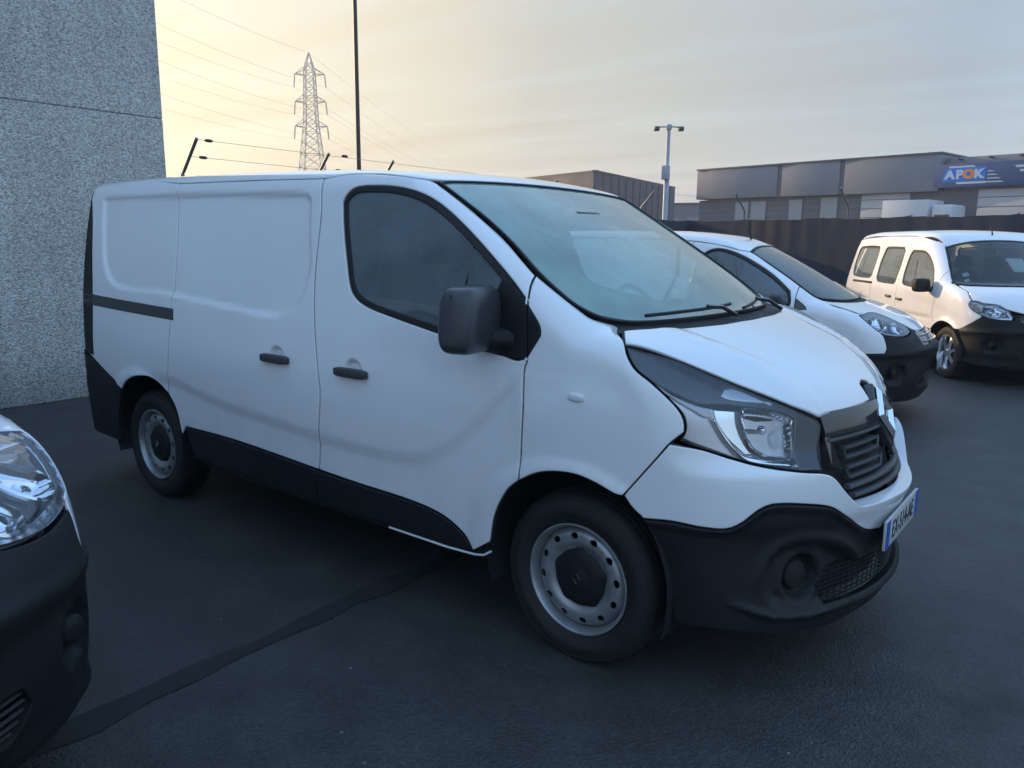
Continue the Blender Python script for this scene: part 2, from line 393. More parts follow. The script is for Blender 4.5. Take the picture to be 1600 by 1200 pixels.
def panel(name, B, chart, outline, mat, parent, holes=(), off=0., disp=None, grid=.04, inset=.003, roll=.005, depth=.018,
          mirror=False, seal=False, refine=(), step=.02, both=None, corner=38.):
    """one pressed panel lying on the body: outline with rolled edges and a returned flange"""
    out = inset_poly(resample(outline, step, corner), inset)
    hs = [inset_poly(resample(h, step, corner), -inset) for h in holes]
    if .5 * np.sum(out[:, 0] * np.roll(out[:, 1], -1) - np.roll(out[:, 0], -1) * out[:, 1]) < 0: out = out[::-1]
    hs = [h if .5 * np.sum(h[:, 0] * np.roll(h[:, 1], -1) - np.roll(h[:, 0], -1) * h[:, 1]) > 0 else h[::-1] for h in hs]
    inner = inset_poly(out, roll); hin = [inset_poly(h, -roll) for h in hs]
    lo, hi = inner.min(0), inner.max(0)
    gx, gy = np.meshgrid(np.arange(lo[0], hi[0], grid), np.arange(lo[1], hi[1], grid))
    gx[1::2] += grid / 2
    pts = np.stack([gx.ravel(), gy.ravel()], 1)
    for (cx, cy, r, s) in refine:
        ax, ay = np.meshgrid(np.arange(cx - r, cx + r, s), np.arange(cy - r, cy + r, s)); a = np.stack([ax.ravel(), ay.ravel()], 1)
        a = a[np.hypot(a[:, 0] - cx, a[:, 1] - cy) < r]; pts = np.vstack([pts[np.hypot(pts[:, 0] - cx, pts[:, 1] - cy) > r], a])
    m = sdf_poly(pts, inner) < -grid * .3
    for h in hin: m &= sdf_poly(pts, h) > grid * .3
    UV, T, org = triangulate(inner, hin, pts[m])
    P, N = skin(B, chart, UV, off, disp)
    V = [*P]; NN = [*N]; Fc = [tuple(t) for t in T]
    k0 = 0
    for loop, inn in [(out, inner)] + list(zip(hs, hin)):
        n = len(loop); idx = [org[k0 + i] for i in range(n)]; k0 += n
        Po, No = skin(B, chart, loop, off - roll * .55, disp)
        cen = P[idx]; dirn = Po - cen; dirn /= np.maximum(np.linalg.norm(dirn, axis=1)[:, None], 1e-9)
        b = len(V); V += [*Po]; NN += [*((No + dirn * .9) / np.linalg.norm(No + dirn * .9, axis=1)[:, None])]
        for i in range(n): Fc.append((idx[i], b + i, b + (i + 1) % n, idx[(i + 1) % n]))
        if depth:
            c = len(V); V += [*Po]; V += [*(Po - No * depth)]; NN += [*np.zeros((2 * n, 3))]
            for i in range(n): Fc.append((c + i, c + n + i, c + n + (i + 1) % n, c + (i + 1) % n))
    V = np.array(V); NN = np.array(NN)
    # make all faces point outwards
    G = []
    for f in Fc:
        p = V[list(f)]; nf = np.cross(p[1] - p[0], p[2] - p[0]); ref = NN[list(f)].sum(0)
        G.append(f[::-1] if (np.abs(ref).sum() > 0 and nf @ ref < 0) else f)
    o = mesh(name, V, G, mat, parent, True, NN); res = [o]
    par2 = both
    if mirror:
        V2 = V * [1, -1, 1]; N2 = NN * [1, -1, 1]
        res.append(mesh(name, V2, [f[::-1] for f in G], mat, par2 if par2 is not None else parent, True, N2))
    if seal:
        Ps, Ns = skin(B, chart, out, off - .016, disp)
        tube('rubber_seal', Ps, .008, RUBBER, o, closed=True, n=5)
        if mirror: tube('rubber_seal', Ps * [1, -1, 1], .008, RUBBER, res[1], closed=True, n=5)
    return res if mirror else o

def tube(name, path, r, mat, parent=None, closed=False, n=8, flat=None, up=None, caps=True):
    """round bar along a path; r may vary per point; flat squashes it along `up`"""
    P = np.asarray(path, float); m = len(P); R_ = np.broadcast_to(np.asarray(r, float), (m,))
    if closed: t = np.roll(P, -1, 0) - np.roll(P, 1, 0)
    else: t = np.gradient(P, axis=0)
    t = t / np.maximum(np.linalg.norm(t, axis=1)[:, None], 1e-9)
    ref = np.array(up if up is not None else (0, 0, 1.), float)
    V = []
    for i in range(m):
        a = np.cross(t[i], ref)
        if np.linalg.norm(a) < .05: a = np.cross(t[i], (0, 1., .2))
        a /= np.linalg.norm(a); b = np.cross(a, t[i])
        for k in range(n):
            w = 2 * math.pi * (k + .5) / n
            V.append(P[i] + R_[i] * (math.cos(w) * a + math.sin(w) * b * (flat if flat else 1)))
    Fc = []
    for i in range(m if closed else m - 1):
        j = (i + 1) % m
        for k in range(n): Fc.append((i * n + k, i * n + (k + 1) % n, j * n + (k + 1) % n, j * n + k))
    if not closed and caps:
        Fc.append(tuple(range(n))[::-1]); Fc.append(tuple((m - 1) * n + k for k in range(n)))
    return mesh(name, V, Fc, mat, parent, n > 5, sharp=50 if n > 5 else None)

def lathe(name, prof, mat, parent=None, n=48, axis='y', centre=(0, 0, 0), sharp=40, ang=None):
    """turned shape: prof = (radius, along-axis) pairs"""
    V = []; c = np.array(centre, float); m = len(prof)
    for k in range(n):
        w = 2 * math.pi * k / n
        for (r, h) in prof:
            q = {'y': (r * math.cos(w), h, r * math.sin(w)), 'z': (r * math.cos(w), r * math.sin(w), h), 'x': (h, r * math.cos(w), r * math.sin(w))}[axis]
            V.append(c + q)
    Fc = []
    for k in range(n):
        j = (k + 1) % n
        for i in range(m - 1):
            f = (k * m + i, k * m + i + 1, j * m + i + 1, j * m + i)
            if prof[i][0] < 1e-6: f = (k * m + i, k * m + i + 1, j * m + i + 1)
            elif prof[i + 1][0] < 1e-6: f = (k * m + i, k * m + i + 1, j * m + i)
            Fc.append(f)
    o = mesh(name, V, Fc, mat, parent, True)
    bm = bmesh.new(); bm.from_mesh(o.data); bmesh.ops.remove_doubles(bm, verts=bm.verts, dist=1e-5); bmesh.ops.recalc_face_normals(bm, faces=bm.faces)
    bm.to_mesh(o.data); bm.free(); o.data.set_sharp_from_angle(angle=math.radians(sharp))
    return o

def box(name, c, size, mat, parent=None, bev=.0, rz=0., seg=2, rot=None, taper=None):
    """box with rounded edges; taper = (x, y) scale of its top"""
    bm = bmesh.new(); bmesh.ops.create_cube(bm, size=1)
    for v in bm.verts:
        s = (taper if taper and v.co.z > 0 else (1, 1))
        v.co = Vector((v.co.x * size[0] * s[0], v.co.y * size[1] * s[1], v.co.z * size[2]))
    if bev: bmesh.ops.bevel(bm, geom=bm.edges[:], offset=bev, segments=seg, profile=.5, affect='EDGES')
    M = Matrix.Translation(c) @ (rot.to_4x4() if rot is not None else Matrix.Rotation(rz, 4, 'Z'))
    bm.transform(M); me = bpy.data.meshes.new(name); bm.to_mesh(me); bm.free()
    me.materials.append(mat)
    if bev and seg > 1:
        me.polygons.foreach_set('use_smooth', [True] * len(me.polygons)); me.set_sharp_from_angle(angle=math.radians(40))
    return link(name, me, parent)

def blob(name, c, size, mat, parent=None, e=.5, nu=28, nv=16, rot=None, shape=None):
    """rounded solid between a box and an ellipsoid (smaller e = boxier)"""
    V = []; sp = lambda a: math.copysign(abs(a) ** e, a)
    for j in range(nv + 1):
        v = -math.pi / 2 + math.pi * j / nv
        for i in range(nu):
            u = 2 * math.pi * i / nu
            p = Vector((sp(math.cos(v)) * sp(math.cos(u)) * size[0] / 2, sp(math.cos(v)) * sp(math.sin(u)) * size[1] / 2, sp(math.sin(v)) * size[2] / 2))
            if shape: p = Vector(shape(p))
            if rot is not None: p = rot @ p
            V.append(Vector(c) + p)
    Fc = []
    for j in range(nv):
        for i in range(nu): Fc.append((j * nu + i, j * nu + (i + 1) % nu, (j + 1) * nu + (i + 1) % nu, (j + 1) * nu + i))
    o = mesh(name, V, Fc, mat, parent, True)
    bm = bmesh.new(); bm.from_mesh(o.data); bmesh.ops.remove_doubles(bm, verts=bm.verts, dist=1e-5); bm.to_mesh(o.data); bm.free()
    return o

def copy_tree(o, parent=None):
    c = o.copy(); COL.objects.link(c); c.parent = parent
    for ch in o.children: copy_tree(ch, c)
    return c

def text(name, body, size, mat, parent, M, extrude=.002, align='CENTER', sx=1., bold=0.):
    """lettering as a mesh"""
    cu = bpy.data.curves.new(name, 'FONT'); cu.body = body; cu.size = size; cu.extrude = extrude; cu.offset = bold; cu.align_x = align; cu.align_y = 'CENTER'
    o = bpy.data.objects.new(name, cu); COL.objects.link(o)
    bpy.context.view_layer.update()
    me = bpy.data.meshes.new_from_object(o.evaluated_get(bpy.context.evaluated_depsgraph_get()))
    bpy.data.objects.remove(o); bpy.data.curves.remove(cu)
    me.transform(M @ Matrix.Diagonal((sx, 1, 1, 1))); me.materials.clear(); me.materials.append(mat)
    return link(name, me, parent)
VAN = {
 'front_door': [(-1.478,1.8685),(-1.4402,1.7046),(-1.432,1.4338),(-1.4116,1.2168),(-1.3807,0.9987),(-1.3682,0.8879),(-1.4047,0.6515),(-1.4258,0.5041),(-1.1394,0.4926),(-0.8108,0.4852),(-0.6245,0.4643),(-0.5135,0.4149),(-0.4522,0.3518),(-0.3585,0.4145),(-0.3302,0.5356),(-0.2658,0.649),(-0.2072,0.7031),(-0.2004,0.8549),(-0.1948,0.9928),(-0.1978,1.1262),(-0.1875,1.1625),(-0.1986,1.2841),(-0.212,1.3869),(-0.2216,1.4335),(-0.2297,1.4687),(-0.3925,1.5847),(-0.5312,1.6731),(-0.6612,1.7508),(-0.8008,1.8271),(-0.8545,1.844),(-1.1119,1.8753),(-1.3168,1.8837)],
 'door_window': [(-1.2978,1.7556),(-1.2805,1.7869),(-1.2277,1.817),(-1.0922,1.8199),(-0.9568,1.8083),(-0.8286,1.7801),(-0.7187,1.7343),(-0.5738,1.6478),(-0.4299,1.5479),(-0.2947,1.4445),(-0.2083,1.3683),(-0.1903,1.171),(-0.2328,1.1581),(-0.3006,1.1695),(-0.4303,1.1866),(-0.6283,1.2242),(-0.9013,1.2726),(-1.0534,1.3035),(-1.1347,1.335),(-1.1802,1.3796),(-1.2216,1.493),(-1.272,1.6499)],
 'mirror_triangle': [(-0.2058,1.3658),(-0.1333,1.2886),(-0.1289,1.2546),(-0.1862,1.1732)],
 'sliding_door': [(-2.7517,1.8909),(-2.0156,1.8802),(-1.478,1.8685),(-1.4402,1.7046),(-1.432,1.4338),(-1.4116,1.2168),(-1.3807,0.9987),(-1.3682,0.8879),(-1.4047,0.6515),(-1.4258,0.5041),(-2.0947,0.5336),(-2.5998,0.5345),(-2.6483,0.4773),(-2.6644,0.551),(-2.695,0.6318),(-2.765,0.7072),(-2.711,0.9178),(-2.6747,1.2078),(-2.6841,1.5588)],
 'quarter_panel': [(-4.02,1.93),(-3.4,1.945),(-2.7517,1.8909),(-2.6841,1.5588),(-2.6747,1.2078),(-2.711,0.9178),(-2.765,0.7072),(-2.8638,0.7609),(-2.9547,0.7833),(-3.0549,0.7782),(-3.1628,0.7556),(-3.259,0.7119),(-3.3174,0.664),(-3.619,0.7711),(-4.03,0.93)],
 'rear_bumper_side': [(-3.619,0.7711),(-3.3174,0.664),(-3.43,0.45),(-3.45,0.3),(-4.03,0.3),(-4.05,0.93)],
 'sill_trim_front': [(-1.4263,0.5008),(-1.1394,0.4926),(-0.8108,0.4852),(-0.6245,0.4643),(-0.5135,0.4149),(-0.4522,0.3518),(-0.5977,0.3388),(-0.904,0.3409),(-1.4491,0.3428)],
 'sill_trim_rear': [(-2.5998,0.5345),(-2.0947,0.5336),(-1.4352,0.5055),(-1.4263,0.5008),(-1.4491,0.3428),(-1.9553,0.3582),(-2.5336,0.36)],
 'recess': [(-3.6852,1.8244),(-3.6526,1.8461),(-1.5905,1.8154),(-1.5189,1.7824),(-1.4914,1.6179),(-1.4614,1.4546),(-1.5194,1.2982),(-1.6142,1.2365),(-1.7257,1.2062),(-2.7913,1.2682),(-3.2006,1.2687),(-3.3988,1.2955),(-3.5386,1.393),(-3.6194,1.6142)],
 'rail': [(-4.0,1.237),(-2.6402,1.2028),(-2.6386,1.1358),(-4.0,1.165)],
 'fender': [(-0.2072,0.7031),(-0.1243,0.7485),(-0.0453,0.769),(0.043,0.774),(0.1273,0.756),(0.1966,0.7302),(0.2241,0.7289),(0.2629,0.7798),(0.3046,0.8345),(0.3425,0.8849),(0.3759,0.9321),(0.4171,0.9748),(0.4149,0.9985),(0.4035,1.0312),(0.3697,1.0718),(0.2951,1.1328),(0.2433,1.1671),(0.2107,1.2022),(0.1771,1.2475),(0.1538,1.2653),(0.1049,1.2838),(0.0178,1.315),(-0.0505,1.3558),(-0.1283,1.4047),(-0.2297,1.4687),(-0.2216,1.4335),(-0.212,1.3869),(-0.1986,1.2841),(-0.1875,1.1625),(-0.1978,1.1262),(-0.1948,0.9928),(-0.2004,0.8549)],
 'bonnet_l': [(0.1208,-0.8007),(0.169,-0.8733),(0.1767,-0.8823),(0.3148,-0.8021),(0.4425,-0.7295),(0.5244,-0.6743),(0.6392,-0.5672),(0.7175,-0.461),(0.7253,-0.4387),(0.807,-0.1014)],
 'bonnet_rear': [(0.1077,-0.7917),(0.201,-0.5835),(0.2651,-0.2985),(0.2711,-0.087)],
 'ws_left': [(-0.8008,-0.7682),(-0.6612,-0.7679),(-0.5312,-0.7706),(-0.3925,-0.791),(-0.2398,-0.831),(-0.1283,-0.8395),(-0.0505,-0.8277),(0.0178,-0.8037),(0.1049,-0.7887)],
 'ws_top': [(-0.8019,-0.7598),(-0.7859,-0.6881),(-0.7811,-0.2074),(-0.7603,0.0602)],
 'lamp': [(-1.3731,1.2477),(-1.1968,1.2075),(-1.0255,1.1503),(-0.9098,1.1102),(-0.7258,1.0462),(-0.5711,0.9886),(-0.556,0.9683),(-0.6157,0.8301),(-0.7117,0.8365),(-0.8764,0.8655),(-0.9785,0.8909),(-1.077,0.9193),(-1.1539,0.9428),(-1.1319,0.9748),(-1.1331,0.9985),(-1.1443,1.0312),(-1.1801,1.0718),(-1.2581,1.1328),(-1.3123,1.1671),(-1.3442,1.2022)],
 'bump_white_low': [(-1.2613,0.6557),(-1.1563,0.6639),(-1.0576,0.6554),(-0.9795,0.654),(-0.9312,0.6755),(-0.8722,0.7207),(-0.8185,0.7359),(-0.6814,0.7203),(-0.5661,0.6949),(-0.4732,0.6441),(-0.3182,0.5653),(-0.1883,0.5403)],
 'bump_white_top': [(-1.1539,0.9428),(-1.077,0.9193),(-0.9785,0.8909),(-0.8764,0.8655),(-0.7117,0.8365),(-0.6061,0.8209),(-0.5603,0.8024),(-0.4904,0.7399),(-0.4083,0.6833),(-0.3465,0.6748)],
 'arch_front_tail': [(-1.3654,0.7302),(-1.3069,0.6913),(-1.2613,0.6557),(-1.216,0.5922),(-1.1806,0.4983),(-1.1549,0.3903),(-1.1398,0.2881)],
 'bump_low': [(-1.1398,0.2881),(-0.9082,0.3009),(-0.7322,0.2632),(-0.5018,0.2036),(-0.1617,0.2308)],
 'lip': [(-0.9074,0.3817),(-0.8585,0.348),(-0.6378,0.2999),(-0.4649,0.298)],
 'fog_brow': [(-0.8116,0.514),(-0.7717,0.5725),(-0.6929,0.58),(-0.5389,0.5536),(-0.4087,0.5077),(-0.2953,0.4382)],
 'fog_c': [(-0.6569,0.4382)],
 'intake': [(-0.5641,0.432),(0.2007,0.3697),(0.1624,0.3028),(-0.3519,0.2793),(-0.5712,0.2893)],
 'bump_seam_n': [(-1.1807,0.9321),(-1.217,0.8849),(-1.2552,0.8345),(-1.2974,0.7798),(-1.3369,0.7289)],
 'bump_seam_s': [(0.3759,0.9321),(0.3425,0.8849),(0.3046,0.8345),(0.2629,0.7798),(0.2241,0.7289)],
 'plate': [(-0.1486,0.5097)],
 'lamp_dark_low': [(-1.3731,1.2477),(-1.2581,1.1328),(-1.1677,1.0991),(-1.083,1.0679),(-1.0214,1.0708),(-0.8613,1.0523),(-0.732,1.0263),(-0.5711,0.9886)],
 'lamp_dark': [(-1.367,1.2457),(-1.1961,1.2048),(-1.026,1.1475),(-0.9108,1.1073),(-0.7269,1.0432),(-0.5759,0.9866),(-0.5608,0.9663),(-0.6174,0.8347),(-0.6467,0.8373),(-0.7101,0.8405),(-0.7168,0.8665),(-0.6931,0.9981),(-0.7336,1.0196),(-0.7995,1.0353),(-0.9224,1.0526),(-1.0216,1.0621),(-1.0829,1.0635),(-1.1674,1.0946),(-1.2481,1.1309),(-1.3073,1.1673),(-1.3392,1.2024)],
 'lamp_housing': [(-1.2479,1.1287),(-1.1674,1.0946),(-1.0829,1.0657),(-1.0321,1.0624),(-0.7336,1.0196),(-0.7017,0.9988),(-0.7373,0.8486),(-0.8749,0.8713),(-0.9785,0.8976),(-1.0773,0.9255),(-1.1422,0.9458),(-1.1271,0.975),(-1.126,0.9987),(-1.1398,1.036),(-1.1804,1.0764)],
 'lamp_indicator': [(-1.0125,1.0877),(-0.9955,1.1143),(-0.9532,1.1143),(-0.854,1.08),(-0.7951,1.0528),(-0.8599,1.0588),(-0.9776,1.0735)],
 'lamp_reflector': [(-0.923,1.0469),(-0.8004,1.0308),(-0.7053,0.999),(-0.7156,0.8745),(-0.825,0.8867),(-0.8812,0.9178),(-0.9087,0.9566),(-0.9222,1.0037)],
 'lamp_outer': [(-1.0321,1.0558),(-0.9402,1.0477),(-0.9364,0.9952),(-0.9091,0.9381),(-0.871,0.8944),(-0.9103,0.8947),(-0.9687,0.9412),(-1.0161,0.9985)],
 'lamp_bar': [(-1.042,1.0222),(-1.0216,1.0171),(-0.9793,0.9602),(-0.9368,0.912),(-0.9047,0.8966),(-0.724,0.871),(-0.7341,0.8542),(-0.8962,0.8745),(-0.9372,0.8938),(-0.9894,0.942)],
 'lamp_wedge': [(-1.2454,1.1278),(-1.1676,1.0969),(-1.083,1.067),(-1.0373,1.0572),(-1.0293,1.0173),(-1.0619,1.0226),(-1.1167,1.0525),(-1.1662,1.079)],
 'lamp_drl': [(-0.7314,0.8636),(-0.6415,0.855),(-0.6491,0.845),(-0.7371,0.8544)],
 'crease': [(-2.66,0.806),(-2.2313,0.7416),(-1.7804,0.7139),(-1.3982,0.6903),(-1.0732,0.6843),(-0.7911,0.6969),(-0.6032,0.7689),(-0.3973,0.9297),(-0.2086,1.1262)],
 'pts': [(-1.6904,1.029),(-1.1355,1.0211),(-0.1174,1.0401),(0.0303,1.0514)],
}
# ---------------------------------------------------------------- shared car parts
def smooth_line(pts):
    xs = [p[0] for p in pts]
    return curve(pts, .04)

def make_wheel_steel(name, parent, x, y, side, R_=.336, tw=.205):
    """pressed steel wheel with round vents and a dark centre cap; side = -1 right, 1 left"""
    w = empty(name); w.parent = parent
    w.location = (x, y, R_ - .004); w.rotation_euler = (0, 0, 0 if side < 0 else math.pi)
    h = tw / 2
    prof = [(.205, h * .6), (.214, h * .8), (.235, h * .93), (.275, h * 1.03), (.30, h * .99), (.318, h * .9), (.3295, h * .78), (R_ - .002, h * .62)]
    groove = []
    for gy in (.45, .15, -.15, -.45):
        groove += [(R_, h * (gy + .06)), (R_ - .007, h * (gy + .05)), (R_ - .007, h * (gy - .05)), (R_, h * (gy - .06))]
    low = [(R_ - .002, -h * .62), (.3295, -h * .78), (.318, -h * .9), (.312, -h * .955), (.309, -h * .94), (.30, -h * .99), (.275, -h * 1.03), (.262, -h * 1.035), (.259, -h * 1.015), (.235, -h * .96), (.222, -h * .86), (.214, -h * .8), (.205, -h * .6)]
    lathe('tyre', prof + groove + low, TYRE, w, 72)
    rim = lathe('rim', [(.212, -h * .80), (.2185, -h * .86), (.2185, -h * .92), (.213, -h * .93), (.208, -h * .88), (.204, -h * .74), (.199, -h * .60), (.197, -h * .50), (.196, -.045), (.19, .05), (.205, .085), (.205, h * .6), (.195, h * .5), (.185, .04), (.184, -.03)], STEEL, w, 72)
    # vented disc
    prof_r = [(.105, -.062), (.122, -.064), (.130, -.072), (.152, -.079), (.172, -.077), (.186, -.066), (.197, -.048)]
    pz = curve(prof_r, .004, pad=.1)
    t = np.linspace(0, 2 * math.pi, 73)[:-1]
    circ = lambda c, r, n: np.stack([c[0] + r * np.cos(np.linspace(0, 2 * math.pi, n + 1)[:-1]), c[1] + r * np.sin(np.linspace(0, 2 * math.pi, n + 1)[:-1])], 1)
    outer = np.stack([.1965 * np.cos(t), .1965 * np.sin(t)], 1); inn = np.stack([.10 * np.cos(t), .10 * np.sin(t)], 1)
    holes = []
    for k in range(12):
        a = math.radians(30 * k + 8); c = (.166 * math.cos(a), .166 * math.sin(a))
        e = circ((0, 0), 1, 16) * [.0120, .0165]; ca, sa = math.cos(a), math.sin(a)
        holes.append(np.stack([c[0] + e[:, 0] * ca - e[:, 1] * sa, c[1] + e[:, 0] * sa + e[:, 1] * ca], 1))
    g = []
    for r in np.arange(.108, .195, .008):
        n = int(2 * math.pi * r / .009); g.append(circ((0, 0), r, n))
    g = np.vstack(g)
    m = np.ones(len(g), bool)
    for hh in holes: m &= sdf_poly(g, hh) > .003
    UV, T, org = triangulate(outer, [inn] + holes, g[m])
    V = np.stack([UV[:, 0], pz(np.hypot(UV[:, 0], UV[:, 1])), UV[:, 1]], 1)
    V2 = V + [0, .006, 0]; n = len(V)
    Fc = [tuple(t_) for t_ in T] + [tuple(q + n for q in t_[::-1]) for t_ in T]
    k0 = len(outer)
    for hh in [inn] + holes:
        idx = [org[k0 + i] for i in range(len(hh))]; k0 += len(hh)
        for i in range(len(idx)): a, b = idx[i], idx[(i + 1) % len(idx)]; Fc.append((a, b, b + n, a + n))
    mesh('vented_disc', np.vstack([V, V2]), Fc, STEEL, rim, True, sharp=35)
    lathe('brake_drum', [(0, .0), (.17, .0), (.175, .02), (.175, .07), (.0, .07)], RUBBER, w, 32)
    # lobed centre cap with a raised diamond
    prof_c = [(0, -.089), (.04, -.089), (.046, -.085), (.07, -.085), (.097, -.081), (.116, -.066)]
    V = []; nseg = 80
    cz = [p[1] for p in prof_c]
    for k in range(nseg):
        a = 2 * math.pi * k / nseg
        lobe = 1 + .075 * max(0, math.cos(5 * (a - .3))) ** 1.5 - .03
        for (r, hh) in prof_c: V.append((r * (lobe if r > .06 else 1) * math.cos(a), hh, r * (lobe if r > .06 else 1) * math.sin(a)))
    m = len(prof_c); Fc = []
    for k in range(nseg):
        j = (k + 1) % nseg
        for i in range(m - 1): Fc.append((k * m + i, j * m + i, j * m + i + 1, k * m + i + 1))
    cap = mesh('hub_cap', V, Fc, BLACKP, w, True, sharp=40)
    diamond('hub_emblem', (0, -.0905, 0), .017, .022, .005, SMOKE, cap, axis='y')
    return w

def diamond(name, c, hw, hh, wd, mat, parent, axis='y', M=None, depth=.004):
    """hollow rhombus badge"""
    o = [(0, hh), (hw, 0), (0, -hh), (-hw, 0)]
    k = 1 - wd / hw; i_ = [(a * k, b * k) for a, b in o]; mid = [((a + p) / 2, (b + q) / 2) for (a, b), (p, q) in zip(o, i_)]
    V = []
    for ring, d in ((o, 0), (mid, depth), (i_, 0)):
        for a, b in ring: V.append((a, -d, b))
    Fc = []
    for s in (0, 4):
        for q in range(4): r = (q + 1) % 4; Fc.append((s + q, s + r, s + 4 + r, s + 4 + q))
    V = [Vector(v) for v in V]
    if M is not None: V = [M @ v for v in V]
    else: V = [v + Vector(c) for v in V]
    return mesh(name, V, Fc, mat, parent, False)

def sym_top(left):
    """close an outline by mirroring its right-hand half to the left"""
    L = [tuple(p) for p in left]
    return L + [(x, -y) for x, y in reversed(L) if abs(y) > 1e-4]

def sym_nose(right):
    return sym_top([(z, t) for t, z in right])

def make_seat(parent, x, y, lean=14, mat=None, w=.48):
    mat = mat or SEATM
    s = empty('seat'); s.parent = parent; s.location = (x, y, 0)
    R_ = Matrix.Rotation(math.radians(-lean), 3, 'Y')
    blob('cushion', (.02, 0, .80), (.52, w, .17), mat, s, .42, 24, 12)
    blob('backrest', (-.28, 0, 1.12), (.17, w, .68), mat, s, .42, 24, 14, rot=R_, shape=lambda p: (p.x, p.y * (1 - .12 * max(0, p.z) / .34), p.z))
    blob('headrest', (-.375, 0, 1.56), (.11, .26, .20), mat, s, .5, 20, 10, rot=R_)
    for q in (-.06, .06): tube('headrest_post', [(-.355, q, 1.40), (-.372, q, 1.52)], .007, CHROME, s, n=6)
    return s

def steering_wheel(parent, c, tilt=35, R_=.19):
    M = Matrix.Translation(c) @ Matrix.Rotation(math.radians(-tilt), 4, 'Y')
    t = np.linspace(0, 2 * math.pi, 41)[:-1]
    o = tube('steering_wheel', [tuple(M @ Vector((0, R_ * math.cos(a), R_ * math.sin(a)))) for a in t], .015, GLOSSB, parent, closed=True, n=8)
    blob('hub_pad', c, (.06, .16, .12), GREYP, o, .6, 16, 8, rot=M.to_3x3())
    for a in (0, math.pi, -math.pi / 2):
        tube('spoke', [tuple(M @ Vector((0, 0, 0))), tuple(M @ Vector((0, R_ * math.cos(a), R_ * math.sin(a))))], .014, GREYP, o, n=6)
    return o

def door_handle(parent, B, x, z, w=.155):
    P, N = skin(B, 'side', np.array([[x, z]]), 0.); p = P[0]
    sd = p * [1, 1, 1]
    h = blob('door_handle', (p[0], p[1] - .022, p[2]), (w, .03, .036), GREYP, parent, .45, 24, 10)
    return h

